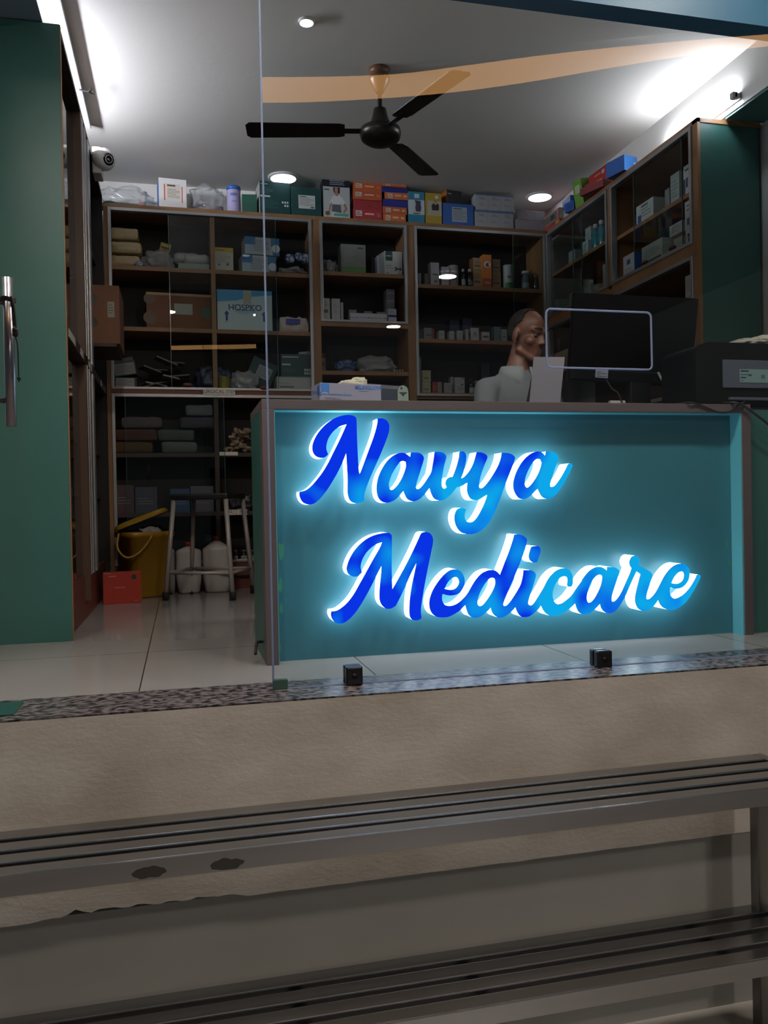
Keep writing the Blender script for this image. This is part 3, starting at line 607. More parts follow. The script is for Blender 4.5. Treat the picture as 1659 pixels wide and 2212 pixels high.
for y0, y1, z0, z1 in ((4.912, 4.96, .24, 1.405), (4.912, 4.96, 1.455, 2.78), (5.03, 5.1, .24, 1.405), (5.03, 5.1, 1.455, 2.78), (5.2, 5.3, .24, 1.405), (5.2, 5.3, 1.455, 2.78)):
    part('sliding_track', quick((XL-.03, XL+.004, y0, y1, z0, z1), bev=.003), ALU, Lc, 'upright aluminium sliding track')
for z in (.7, 1.0, 1.9, 2.333): part('shelf', quick((-.98, -.54, 4.08, 4.87, z-.025, z), (-.98, -.54, 4.91, 6.19, z-.025, z)), WOODD, Lc)
def pane_l(y0, y1, z0, z1, x):
    bm = nb(); v = [bm.verts.new(p) for p in ((x, y0, z0), (x, y1, z0), (x, y1, z1), (x, y0, z1))]; bm.faces.new(v)
    part('sliding_pane', bm, PANE, Lc, 'clear glass sliding pane')
pane_l(4.083, 4.868, .25, 1.40, -.527); pane_l(4.083, 4.868, 1.46, 2.785, -.527)
for y0, y1 in ((4.14, 4.4), (4.62, 4.75), (5.02, 5.2), (5.75, 5.82)): part('rail_label', quick((XL, XL+.0015, y0, y1, 1.412, 1.45)), P('b9b6b0'), Lc, 'white paper label on the rail')
# ================================================================ goods on top of the back cabinets
TP = 'goods on top of the cabinets'; TY = 6.22
def bag(name, label, px0, px1, yt, z, Y, dp, mat_, seed, bits=(), cat='bag', group=None, amp=.3, freq=2.6):
    a, b = AY(px0, yt+25, Y), AY(px1, yt+25, Y); top = AY((px0+px1)/2, yt, Y).z; hh = (top-z)/1.78
    t = thing(name, label, cat, ((a.x+b.x)/2, Y+dp/2, z), group)
    bm = nb(); lump(bm, ((a.x+b.x)/2, Y+dp/2, z+.001), ((b.x-a.x)/2, dp/2, hh), seed, amp, freq); part('film', bm, mat_, t)
    for k, (u, v, s, c, nm) in enumerate(bits):
        bm = nb(); lump(bm, (a.x+(b.x-a.x)*u, Y+dp*.5, z+.004+v*(top-z)), s, seed+k+1, .2, 2, sub=3); part(nm, bm, P(c), t)
    return t
bag('plastic_bag', 'clear plastic bag with green and red goods at the left end of the cabinet top', 216, 328, 398, TOPZ, 6.24, .24, CLEAR, 3, ((.2, .0, (.07, .08, .03), '2f6a4c', 'green_pack'), (.78, .12, (.035, .03, .028), 'a83a38', 'red_pack'), (.5, 0, (.12, .08, .028), '4a5a4e', 'grey_pack')), group=TP)
carton('carton', 'white carton with a blue side and red striped label, left on the cabinet top', (xy(343, 415, TY)+xy(403, 415, TY))/2, TY, TOPZ, xy(403, 415, TY)-xy(343, 415, TY), .17, zy(373, 386, TY)-TOPZ, 'd3d3d2',
       [('L', 0, 1, 0, 1, '2464b4'), ('F', .18, .23, .25, .8, 'c8614f'), ('F', .82, .86, .2, .75, 'c8614f'), ('F', .28, .78, .3, .82, 'c9c2b6'), ('lines', 'F', .31, .75, .34, .66, 6, '7c766e'), ('F', .3, .6, .73, .79, '56504a')], R3(5), TP)
bag('plastic_bag', 'clear plastic bag of purplish packs between the white carton and the lilac tin', 412, 484, 392, TOPZ, 6.23, .22, CLEAR, 6, ((.25, 0, (.06, .06, .03), '6a5560', 'pack'), (.7, .02, (.08, .06, .035), '72606a', 'pack'), (.4, .3, (.05, .05, .02), '8a8288', 'pack')), group=TP)
def tin(name, label, px0, px1, yt, z, Y, body, lid, lidh=.025, lab=None, group=None, cat='tin', cap=None):
    a, b = xy(px0, yt+20, Y), xy(px1, yt+20, Y); r = (b-a)/2; top = zy((px0+px1)/2, yt, Y); c = ((a+b)/2, Y+r, z)
    t = thing(name, label, cat, c, group); h = top-z
    bm = nb(); lathe(bm, [(r*.96, 0), (r, .003), (r, .008), (r*.97, .012), (r*.97, h-lidh-.004), (r*.99, h-lidh)], c, 24); part('body', bm, P(body), t)
    if lid:
        bm = nb(); k = cap or 1.0; lathe(bm, [(r*k, h-lidh), (r*k, h-.004), (r*k*.95, h)], c, 24); part('lid', bm, P(lid), t)
    if lab:
        bm = nb()
        for u0, v0, du, dv, c_ in lab:
            n = 8; rr = r*.97+.0012; va = []
            for i in range(n+1):
                an = -math.pi/2+(u0-.5+du*i/n)*1.9
                va.append([bm.verts.new((c[0]+rr*math.cos(an), c[1]+rr*math.sin(an), z+h*v)) for v in (v0, v0+dv)])
            for i in range(n): bm.faces.new((va[i][0], va[i+1][0], va[i+1][1], va[i][1]))
            part('label', bm, P(c_), t); bm = nb()
        bm.free()
    return t
tin('tin', 'round lilac tin with a bright blue lid on the cabinet top', 490, 521, 399, TOPZ, 6.24, 'a29cc4', '2a5fae', .03, ((.2, .62, .5, .1, '6470ae'), (.3, .4, .4, .05, '7c7cae')), TP)
carton('carton', 'small dark green carton right of the lilac tin', (xy(522, 430, TY)+xy(557, 430, TY))/2, 6.25, TOPZ, .11, .12, zy(540, 420, 6.25)-TOPZ, '12463a', [('F', 0, 1, .6, 1, '17503f')], R3(-6), TP)
GT = '123c3c'
carton('carton', 'big dark green carton with white pictograms under the left ceiling downlight', (xy(561, 425, TY)+xy(627, 425, TY))/2, TY, TOPZ, xy(627, 425, TY)-xy(561, 425, TY), .22, zy(594, 393, TY)-TOPZ, GT,
       [('L', 0, 1, 0, 1, 'a9a9a6'), ('F', .02, .34, .52, .57, 'b4c0bc'), ('F', .03, .26, .9, .93, '8a9c98'), ('lines', 'F', .04, .42, .62, .82, 4, '4f706c'), ('lines', 'F', .04, .6, .18, .45, 5, '33585a')] +
       [('F', .72+.08*i, .775+.08*i, .36-.1*j, .42-.1*j, 'b9c4c0') for j in range(2) for i in range(j, 3)], R3(3), TP)
carton('carton', 'dark green carton with a square white label left of the belt carton', (xy(629, 430, TY)+xy(694, 430, TY))/2, TY, TOPZ, xy(694, 430, TY)-xy(629, 430, TY), .2, zy(660, 405, TY)-TOPZ, GT, [('F', .24, .79, .27, .73, 'b3b8b4'), ('lines', 'F', .27, .75, .36, .66, 6, '6a706c'), ('F', .64, .76, .29, .35, '5a605c'), ('F', .27, .5, .67, .7, '444a48')], 0, TP)
skin = '9a7560'
def ell(cx, cy, rx, ry, n=18): return [(cx+rx*math.cos(6.2832*i/n), cy+ry*math.sin(6.2832*i/n)) for i in range(n)]
carton('carton', 'tall support belt carton printed with a woman in a white top and grey belt', (xy(697, 425, TY)+xy(756, 425, TY))/2, TY, TOPZ, xy(756, 425, TY)-xy(697, 425, TY), .13, zy(727, 386, TY)-TOPZ, '10131f',
       [('F', .02, .99, .01, .79, 'a9adae'), ('poly', [(.45, .62), (.62, .62), (.64, .78), (.38, .78), (.4, .68)], '231c1c'), ('poly', [(.46, .55), (.56, .55), (.57, .65), (.45, .65)], skin), ('poly', ell(.5, .71, .065, .075), skin),
        ('poly', [(.36, .56), (.45, .585), (.52, .555), (.58, .585), (.68, .54), (.84, .39), (.74, .33), (.66, .42), (.65, .34), (.33, .34), (.33, .42), (.27, .34), (.24, .38)], 'c6c8c9'),
        ('poly', [(.34, .35), (.65, .35), (.68, .14), (.32, .17)], '55565c'), ('poly', [(.26, .36), (.33, .4), (.31, .3), (.25, .16), (.2, .17)], skin), ('poly', [(.74, .36), (.82, .39), (.9, .25), (.78, .13), (.73, .17), (.81, .26)], skin),
        ('poly', ell(.17, .12, .09, .055), '6b4f3c'), ('poly', [(.32, .17), (.68, .14), (.7, .02), (.3, .02)], 'b9bcbe'), ('F', .4, .93, .065, .125, '3c9a84'), ('F', .05, .24, .7, .73, '3a3e44'),
        ('F', .25, .8, .93, .95, '8a8e98'), ('F', .28, .76, .885, .905, '8a8e98'), ('F', .25, .8, .84, .86, '8a8e98')], 0, TP)
# stack of four red cartons
zz = TOPZ; RW = xy(825, 440, TY)-xy(763, 440, TY); RX = (xy(825, 440, TY)+xy(763, 440, TY))/2
rows = [(452, 'a23238', 'lowest'), (432, '962e34', 'second from the bottom'), (413, 'b4552f', 'third from the bottom'), (394, 'bb5a30', 'topmost')]
for i, (yt, c, w_) in enumerate(rows):
    top = zy(795, yt, TY)
    carton('flat_carton', '%s %s carton in the stack of four beside the belt carton' % (w_, 'orange' if i > 1 else 'red'), RX+.004*(i % 2), TY+.006*(i % 2), zz, RW, .2, top-zz-.0005, c,
           ([('F', .08, .3, .35, .85, 'c9b8b0'), ('lines', 'F', .1, .28, .4, .75, 2, '6a3a38'), ('F', .4, .72, .5, .66, 'd8b0a0'), ('lines', 'F', .82, .94, .35, .7, 3, 'd09a8a')] if i != 1 else [('F', .47, .6, .3, .42, '6e2026')]) + [('L', .0, .35, .1, .9, 'b9aeb0')], R3(1.5*(i % 2)), 'stacked red cartons'); zz = top
zz = TOPZ
for i, (yt, x0, x1, c, w_) in enumerate([(462, 827, 876, 'c0622e', 'lowest orange'), (447, 827, 879, 'b8602f', 'second lowest orange'), (431, 828, 886, '232f86', 'lower dark blue'), (416, 832, 883, 'bf6a40', 'orange carton between two dark blue ones, not the top'), (404, 826, 882, '20297e', 'upper dark blue'), (393, 827, 879, 'bc5c2c', 'topmost orange')]):
    top = zy((x0+x1)/2, yt, TY); a, b = xy(x0, 440, TY), xy(x1, 440, TY)
    carton('flat_carton', ('%s carton in the mixed orange and blue stack' % w_) if i != 3 else 'middle orange carton between the two dark blue cartons of the mixed stack', (a+b)/2, TY+(.01 if c[0] == '2' else .0), zz, b-a, .2, top-zz-.0005, c,
           [] if c[0] == '2' else [('F', .12, .32, .2, .8, 'cdbcb2'), ('lines', 'F', .14, .3, .25, .7, 2, '6a4a40'), ('F', .42, .68, .45, .68, 'dcb49c'), ('F', .78, .92, .4, .66, 'dcb49c')], R3((-2, 1, 3, -1, 2, 0)[i]), 'mixed orange and blue cartons'); zz = top
carton('flat_carton', 'small bright blue carton lying on top of the mixed orange and blue stack', xy(846, 388, TY+.06), TY+.05, zz, xy(865, 388, TY)-xy(828, 388, TY), .13, zy(846, 385, TY+.05)-zz, '2f62a8', [], 0, TP)
carton('carton', 'teal and white knee support carton printed with a dark knee brace', (xy(882, 445, TY)+xy(917, 445, TY))/2, TY, TOPZ, xy(917, 445, TY)-xy(882, 445, TY), .12, zy(899, 414, TY)-TOPZ, '2a7f9c', [('F', 0, 1, .28, .74, 'b9c4c6'), ('F', .38, .68, .8, .93, 'c4ccd0'), ('poly', [(.4, .73), (.78, .71), (.76, .6), (.8, .5), (.74, .37), (.46, .38), (.42, .5), (.47, .6)], '3c3c50'), ('F', .3, .7, .3, .335, '44525c'), ('lines', 'F', .1, .7, .05, .2, 4, '1f6580')], 0, TP)
carton('carton', 'yellow support vest carton printed with a torso in a black vest', (xy(919, 450, TY)+xy(954, 450, TY))/2, TY, TOPZ, xy(954, 450, TY)-xy(919, 450, TY), .12, zy(936, 417, TY)-TOPZ, 'a88d2c', [('F', .12, 1, .28, .75, 'a8a89a'), ('poly', [(.32, .3), (.9, .3), (.88, .5), (.95, .55), (.8, .68), (.65, .71), (.5, .68), (.33, .58), (.42, .48)], 'b0a08a'), ('poly', [(.4, .45), (.82, .45), (.84, .62), (.74, .68), (.62, .62), (.5, .68), (.38, .6)], '26262c'), ('F', .54, .72, .69, .8, 'a08060'), ('disc', 'F', .7, .87, .014, 'd0d0d0')], 0, TP)
bx = carton('carton', 'blue carton with a grey printed label under the black and orange box', (xy(957, 460, TY)+xy(1023, 460, TY))/2, TY, TOPZ, xy(1023, 460, TY)-xy(957, 460, TY), .2, zy(990, 440, TY)-TOPZ, '2c5ba2', [('F', .29, .78, .18, .84, '9aa4ae'), ('lines', 'F', .32, .75, .25, .7, 8, '6a7480'), ('F', .33, .62, .75, .79, '3c4450')], 0, TP)
carton('flat_carton', 'black carton with an orange left side on top of the blue carton', (xy(967, 425, TY)+xy(1001, 425, TY))/2, TY+.03, zy(990, 440, TY)+.0005, xy(1001, 425, TY)-xy(967, 425, TY), .15, zy(985, 412, TY+.03)-zy(990, 440, TY), '1c1c22', [('L', 0, 1, 0, 1, 'a8652a'), ('F', .05, .3, .7, .78, '9a9aa0')], R3(9), TP)
# shrink-wrapped blocks of cartons
def pack(label, px0, px1, yt, z, Y, n, dp, body, band, wrap=True):
    a, b = xy(px0, yt+20, Y), xy(px1, yt+20, Y); top = zy((px0+px1)/2, yt, Y); w_ = (b-a)/n
    t = thing('shrink_wrapped_pack', label, 'pack', ((a+b)/2, Y+dp/2, z), TP)
    for i in range(n):
        bm, ml = carton_bm(w_-.001, dp, top-z-.002, [P(body)], [('F', 0, 1, 0, .06, band), ('F', 0, 1, .92, 1, band), ('lines', 'F', .3, .8, .66, .84, 2, '6a6a6c'), ('lines', 'F', .25, .7, .3, .45, 2, '8a8a90')])
        part('carton', bm, ml, t, M=Matrix.Translation((a+w_*(i+.5), Y, z+.001)))
    bm = nb(); box(bm, a-.003, b+.003, Y-.004, Y+dp+.003, z+.0005, top, 0, .006)
    bmesh.ops.subdivide_edges(bm, edges=bm.edges[:], cuts=5, use_grid_fill=True)
    for v in bm.verts: v.co += Vector((0, -abs(.003*pnoise(v.co*30)), .001*pnoise(v.co*25)))
    for f in bm.faces: f.smooth = True
    part('film', bm, FILMW, t)
    return top
FILMW = glass('shrink_film', (.95, .96, .97), 1, 1.5, .1, 'd0d0d4', .08)
tz = pack('lower shrink-wrapped pack of three white blue-banded cartons on the cabinet top', 1026, 1109, 457, TOPZ, TY, 3, .16, 'b6b6b8', '4a78a8')
pack('upper shrink-wrapped pack of three white blue-banded cartons on the cabinet top', 1027, 1109, 421, tz+.0005, TY+.004, 3, .16, 'b6b6b8', '4a78a8')
tz = pack('lower shrink-wrapped pack of small grey and brown cartons in the cabinet corner', 1114, 1180, 474, TOPZ, TY, 4, .13, '98929a', '7a4638')
pack('upper shrink-wrapped pack of small grey and brown cartons in the cabinet corner', 1117, 1176, 456, tz+.0005, TY+.02, 3, .11, '7c767e', '5a3c3c')
# ---------------------------------------------------------------- on top of the right-hand cabinet: frame x across, corners from measured face points
RT = 2.755
def rbox(label, px, py, wx, dy, h, col, decals=(), rz=0, z=RT, tilt=None, X=2.9, name='carton', cat='carton'):
    """carton whose nearest lower left corner stands where the photo column px meets x = X"""
    q = AX(px, py, X)
    return carton(name, label, q.x+wx/2, q.y, z+.0008, wx, dy, h, col, decals, rz, 'goods on the right-hand cabinet', cat, tilt=tilt)
rbox('long white and blue carton lying nearest the tube light on the right-hand cabinet', 1342, 365, .27, .17, .1, 'cfd3d8', [('F', 0, .42, 0, 1, '2a78cc'), ('F', .3, .62, .45, .62, 'c8d4e0'), ('L', 0, 1, 0, 1, '2456a0'), ('B', 0, .5, 0, 1, '1c3a78')], R3(14), X=2.86)
rbox('lower red carton of the two stacked beside the blue and white carton', 1309, 385, .2, .28, .07, 'a8322e', [('F', 0, 1, 0, 1, 'c4564a'), ('F', .25, .85, .25, .75, 'c8a8a4'), ('L', .1, .3, .3, .7, 'c0a8a4'), ('L', .4, .8, .45, .6, 'c89088')], R3(4), X=2.91, z=RT+.052)
q = AX(1309, 385, 2.91)
carton('carton', 'upper orange-red carton of the two stacked beside the blue and white carton', q.x+.13, q.y+.02, RT+.124, .2, .27, .07, 'a8322e', [('F', 0, 1, 0, 1, 'd8664e'), ('F', .3, .9, .25, .7, 'd0b8a8'), ('L', .65, .8, .3, .7, 'c0a8a4'), ('L', .3, .6, .45, .6, 'c89088')], R3(2), 'goods on the right-hand cabinet')
rbox('dark red carton jutting over the cabinet edge below the stacked red cartons', 1296, 396, .22, .22, .05, '6e2226', [('L', 0, 1, 0, 1, '7c2a2c')], R3(18), X=2.86)
rbox('bright green upright carton leaning on the right-hand cabinet', 1259, 405, .14, .1, .19, '6a9a3a', [('lines', 'F', .3, .9, .2, .9, 12, '5a8830'), ('L', .2, .8, .5, .8, 'b0c098'), ('L', 0, 1, 0, .02, '5a8830'), ('R', 0, 1, 0, 1, 'd0cfc8')], R3(10), X=2.9, tilt=Matrix.Rotation(R3(-9), 4, 'Y'))
rbox('upper blue and white carton behind the green upright carton', 1232, 400, .12, .16, .17, '2456a4', [('L', .1, .9, .1, .55, 'b8c0cc'), ('F', .1, .6, .1, .5, '9ab0c8')], R3(-4), X=2.93)
rbox('blue and white carton lying at the foot of the green upright carton', 1236, 432, .13, .1, .07, '2a5ca8', [('F', .2, .9, 0, .5, 'b4bcc8'), ('L', .2, .9, .2, .7, '2a4a90')], R3(16), X=2.87)
rbox('red and cream picture carton lying in the corner of the right-hand cabinet', 1208, 474, .13, .4, .12, '9a3034', [('L', .04, .96, .32, .95, '8a8074'), ('L', .3, .9, .4, .9, '5a5852'), ('L', .08, .3, .4, .8, 'b8a878'), ('L', .65, .8, .5, .8, '2c2a28'), ('lines', 'L', .2, .8, .08, .24, 1, 'b85a50'), ('L', .85, 1, 0, .25, 'c08a3c'), ('F', 0, 1, .3, 1, 'a89a84')], R3(3), X=2.9)

# ================================================================ goods inside cabinet A
G1 = 'goods in the surgical cabinet'
for i in range(3):
    z_ = AZ1+.0005+i*.098; a, b = xy(236, 540, 6.27), xy((303, 306, 300)[i], 540, 6.27); bm = nb()
    box(bm, a, b, 6.26, 6.48, z_, z_+.088, 0, .03); bmesh.ops.subdivide_edges(bm, edges=bm.edges[:], cuts=4, use_grid_fill=True)
    for v in bm.verts: v.co += Vector((.006*pnoise(v.co*18), .008*pnoise(v.co*15+Vector((3, 0, 0))), .006*pnoise(v.co*22+Vector((0, 5, 0)))*(1 if v.co.z > z_+.01 else 0)))
    for f in bm.faces: f.smooth = True
    solo('cloth_packet', bm, mat('tan_packet', 'a39268', .35, bump=.25, bscale=50), '%s tan wrapped packet in the stack of three at the left end of the shelf' % ('lowest', 'middle', 'topmost')[i], 'packet', 'tan packets')
bag('plastic_bag', 'hazy plastic bag slumped beside the tan packets', 306, 376, 536, AZ1, 6.26, .2, FILM, 11, ((.5, .0, (.1, .06, .035), '8a7e80', 'pack'),), group=G1)
carton('pouch', 'small yellow, green and red pouch on the plastic bag', xy(355, 540, 6.33), 6.33, AZ1+.14, .075, .02, .06, '8a7a2c', [('F', .1, .9, .3, .55, '24482c'), ('F', .3, .7, .1, .3, '9a3028'), ('F', .1, .8, .6, .75, 'b4a040')], R3(5), G1, 'pouch', tilt=Matrix.Rotation(R3(14), 4, 'Y'))
for i, (x0, x1, yt, w_) in enumerate([(376, 430, 543, 'left'), (398, 452, 549, 'right')]):
    a, b = xy(x0, 560, 6.27+.07*(1-i)), xy(x1, 560, 6.27+.07*(1-i)); bm = nb(); r = .042; zc = AZ1+.052+.03*(1-i)+r
    tube(bm, [(a+(b-a)*k/8, 6.27+.08*(1-i)+.06, zc+.004*pnoise(Vector((k, i, 0)))) for k in range(9)], [r*(.7 if k in (0, 8) else 1+.1*pnoise(Vector((k*3.1, i, 5)))) for k in range(9)], 14)
    solo('wrapped_roll', bm, mat('wrapped_white_roll', 'b2b2ae', .25, bump=.2, bscale=70), '%s white wrapped bandage roll lying on the green-tinted tray' % w_, 'roll', 'bandage rolls')
carton('tray', 'low pale green wrapped tray under the bandage rolls', (xy(385, 575, 6.26)+xy(452, 575, 6.26))/2, 6.26, AZ1, xy(452, 575, 6.26)-xy(385, 575, 6.26), .22, .05, mat('pale_green_wrap', '7d9086', .3, bump=.4, bscale=45), (), 0, G1, 'tray')
bm = nb(); lump(bm, (xy(300, 580, 6.24), 6.24, AZ1+.001), (.03, .03, .02), 4); solo('paper_twist', bm, P('9aa0b4'), 'small crumpled blue-white wrapper below the tan packets', 'wrapper', G1)
cpx('carton', 'white carton with a yellow top band and small drawings', 463, 504, 535, AZ1, 6.25, .13, 'b9b6ac', [('F', 0, 1, .8, 1, 'b89a30'), ('F', 0, 1, 0, .07, 'b89a30'), ('lines', 'F', .1, .85, .35, .75, 5, '8a8a84'), ('disc', 'F', .25, .28, .008, '55524e'), ('disc', 'F', .7, .3, .01, '55524e'), ('F', .05, .55, .88, .92, '6a5a20')], 0, G1)
wb = lambda: [('F', 0, .3, .55, 1, '2f6aa0'), ('F', .75, 1, .5, 1, '3d7aa8'), ('F', .8, 1, 0, .3, '3d7aa8'), ('lines', 'F', .22, .7, .15, .85, 7, '7a8494'), ('disc', 'F', .9, .4, .03, 'd4d8da'), ('disc', 'F', .13, .3, .03, '9fb8c8')]
cpx('carton', 'lower white and blue carton of the two lying right of the yellow-topped carton', 523, 597, 552, AZ1, 6.25, .16, 'b4bcc0', wb(), R3(6), G1)
cpx('carton', 'upper white and blue tilted carton of the two lying right of the yellow-topped carton', 529, 604, 513, zy(560, 551, 6.25)+.003, 6.25, .16, 'b4bcc0', wb(), R3(5), G1)
for i, (x, y, s, lb) in enumerate([(627, 556, .035, 'left'), (647, 553, .033, 'middle'), (663, 562, .04, 'right')]):
    q = AY(x, y+10, 6.27); bm = nb(); lump(bm, (q.x, 6.29, AZ1+.1+(.015 if i == 1 else 0)), (s, s*.8, s*1.05), 20+i, .18, 3, sub=3)
    solo('wrapped_roll', bm, mat('blue_flower_wrap', 'b9c2cc', .4, var=.12, vscale=38, vcol='2c4e8c'), '%s of the three blue patterned wrapped rolls in the bag by the cabinet side' % lb, 'roll', 'blue patterned rolls')
bag('plastic_bag', 'clear crumpled bag under the blue patterned rolls', 604, 667, 574, AZ1, 6.24, .2, FILM, 14, (), group=G1)
# second shelf
cpx('large_carton', 'long brown cardboard carton with round dark stamps and a white label', 316, 458, 634, AZ2, 6.27, .24, CARD, [('L', 0, 1, 0, 1, '6d4428'), ('disc', 'F', .05, .82, .04, '5c4634'), ('disc', 'F', .05, .3, .045, '5c4634'), ('disc', 'F', .92, .5, .045, '3a5440'), ('F', .42, .7, .42, .72, '9a9d8e'), ('F', 0, 1, .93, 1, '9a7a58'), ('lines', 'F', .28, .36, .3, .65, 4, '6a4630')], R3(3), G1)
hk = carton('large_carton', 'white and blue carton with printed HOSPKO lettering and up arrows', (xy(469, 670, 6.25)+xy(588, 670, 6.25))/2, 6.25, AZ2, xy(588, 670, 6.25)-xy(469, 670, 6.25), .26, zy(528, 627, 6.25)-AZ2, 'b4c6c8',
            [('poly', [(0, .7), (.35, .74), (.6, .84), (1, .9), (1, 1), (0, 1)], '3f90c0'), ('F', .47, .62, .66, 1, 'a8a898'), ('F', .315, .695, .455, .465, '5a7894'), ('F', .315, .695, .63, .64, '5a7894'), ('F', .315, .32, .455, .64, '5a7894'), ('F', .69, .695, .455, .64, '5a7894'), ('F', .34, .67, .48, .53, '6aa0c0'),
             ('txt', 'HOSPKO', .505, .565, .062, '1f3a66', .0006), ('lines', 'F', .37, .64, .41, .44, 1, '6a8494'), ('F', .15, .19, .24, .4, '1d3a7a'), ('poly', [(.12, .4), (.22, .4), (.17, .49)], '1d3a7a'), ('F', .83, .87, .24, .4, '1d3a7a'), ('poly', [(.8, .4), (.9, .4), (.85, .49)], '1d3a7a'), ('lines', 'F', .13, .2, .19, .22, 1, '5a7090')], 0, G1)
bm = nb(); a, b = xy(605, 700, 6.24), xy(668, 700, 6.24); zt = zy(636, 684, 6.24); box(bm, a, b, 6.25, 6.38, AZ2+.0005, zt, 0, .02)
bmesh.ops.subdivide_edges(bm, edges=bm.edges[:], cuts=6, use_grid_fill=True)
for v in bm.verts: v.co += Vector((.012*pnoise(v.co*14), .02*pnoise(v.co*16+Vector((2, 0, 0))), (.03*pnoise(Vector((v.co.x*25, 3, 0))) if v.co.z > zt-.03 else 0)))
box(bm, a+.045, a+.15, 6.236, 6.24, zt-.055, zt-.018, 1)
solo('paper_bag', bm, [mat('white_paper_bag', 'b2aaa0', .6, bump=.3, bscale=25), P('2a3a88')], 'crumpled white paper bag with a dark blue label right of the HOSPKO carton', 'bag', G1)
# carton jutting from the left-hand cabinet, on its bracket board
q0, q1 = AY(200, 680, 5.42), AY(258, 680, 5.42); zb = AY(230, 742, 5.42).z; zt = AY(230, 616, 5.42).z
carton('large_carton', 'brown cardboard carton jutting out of the left-hand cabinet with round dark stamps', (q1.x-.29+q1.x)/2, 5.42, zb, .29, .42, zt-zb, CARD, [('disc', 'F', .44, .76, .034, '3c3326'), ('disc', 'F', .44, .36, .034, '3c3326'), ('F', .76, .9, .45, .72, '8e897c'), ('lines', 'F', .78, .88, .5, .68, 4, '5e584e'), ('disc', 'R', .5, .5, .05, '5a4030')], 0, 'cartons in the left cabinet')
part('carton_board', quick((-.98, q1.x-.02, 5.40, 5.9, zb-.022, zb-.001)), WOODD, Lc)
# third shelf
GN = '0f3030'
cpx('carton', 'dark green carton with a crossways white label, lowest at the left of the third shelf', 250, 296, 815, AZ3, 6.26, .16, GN, [('F', .0, .88, .1, .92, '8c8a84'), ('lines', 'F', .05, .8, .25, .8, 5, '605e5a')], 0, G1)
carton('carton', 'open dark green carton tilted on the lowest one at the left of the third shelf', xy(272, 800, 6.28), 6.27, zy(272, 815, 6.26)+.002, .155, .16, .105, GN, [('F', .05, .95, .08, .85, '74746e'), ('lines', 'F', .12, .85, .2, .75, 5, '55554f')], 0, G1, tilt=Matrix.Rotation(R3(-9), 4, 'Y'))
carton('carton', 'grey open carton lid leaning behind the tilted green carton', xy(268, 780, 6.4), 6.45, AZ3+.1, .17, .05, .13, '4a4e4c', (), 0, G1, tilt=Matrix.Rotation(R3(-12), 4, 'Y'))
for i in range(9):
    q = AY(322+i*8, 826-((i*37) % 22), 6.3); c = ('6c6a64', '5c5a58', '8a8880', '4c4a50')[i % 4]
    carton('paper_pouch', 'flat grey surgical pouch in the loose pile, %s from the left' % ('first', 'second', 'third', 'fourth', 'fifth', 'sixth', 'seventh', 'eighth', 'ninth')[i], q.x, 6.25+.035*(i % 5), AZ3+.001+.024*((i*5) % 9), .12+.02*(i % 3), .13, .012, c, (), R3((i*47) % 50-25), 'loose surgical pouches', 'pouch', bev=.004, tilt=Matrix.Rotation(R3((i*31) % 40-14), 4, 'Y'))
bag('plastic_bag', 'dark blue-grey plastic bag pile behind the sliding pane on the third shelf', 420, 500, 788, AZ3, 6.36, .15, mat('slate_film', '3a4258', .35, bump=.3, bscale=30), 17, (), group=G1)
tin('tin', 'small dull yellow tin on the third shelf near the divider', 470, 499, 813, AZ3, 6.25, '7a7226', None, 0, None, G1)
bag('plastic_bag', 'crumpled clear bag right of the dull yellow tin', 500, 560, 800, AZ3, 6.26, .1, FILM, 19, (), group=G1)
carton('carton', 'dark green carton standing on one corner with a white label', xy(552, 800, 6.37), 6.37, AZ3+.002, .2, .13, .21, '1a3c44', [('F', .3, .85, .35, .8, '8f989c'), ('lines', 'F', .35, .8, .42, .75, 5, '5d666a')], 0, G1, tilt=Matrix.Rotation(R3(24), 4, 'Y'))
z_ = zy(636, 813, 6.25)
cpx('carton', 'white carton with a thin green top line and small barcode', 598, 672, 813, AZ3, 6.25, .24, 'a2a8a4', [('F', 0, 1, .93, 1, '2a7868'), ('F', .1, .5, .2, .28, '3c403e'), ('lines', 'F', .1, .4, .42, .55, 2, '7a807c')], 0, G1)
cpx('carton', 'dark green carton with white pictograms on the white carton of the third shelf', 607, 671, 765, z_+.001, 6.27, .22, GT, [('F', .05, .6, .84, .9, '8a9c98'), ('F', .03, .32, .5, .57, 'a4b0ac'), ('lines', 'F', .05, .5, .2, .4, 3, '33585a')]+[('F', .78+.08*i, .84+.08*i, .25-.15*j, .36-.15*j, 'a4b0ac') for j in range(2) for i in range(3)], 0, G1)
bm = nb(); q = AY(660, 762, 6.35); lump(bm, (q.x, 6.38, zy(640, 765, 6.27)+.002), (.05, .05, .02), 31); solo('paper_scrap', bm, P('b0b4b4'), 'crumpled white scrap on the upper dark green carton', 'scrap', G1)
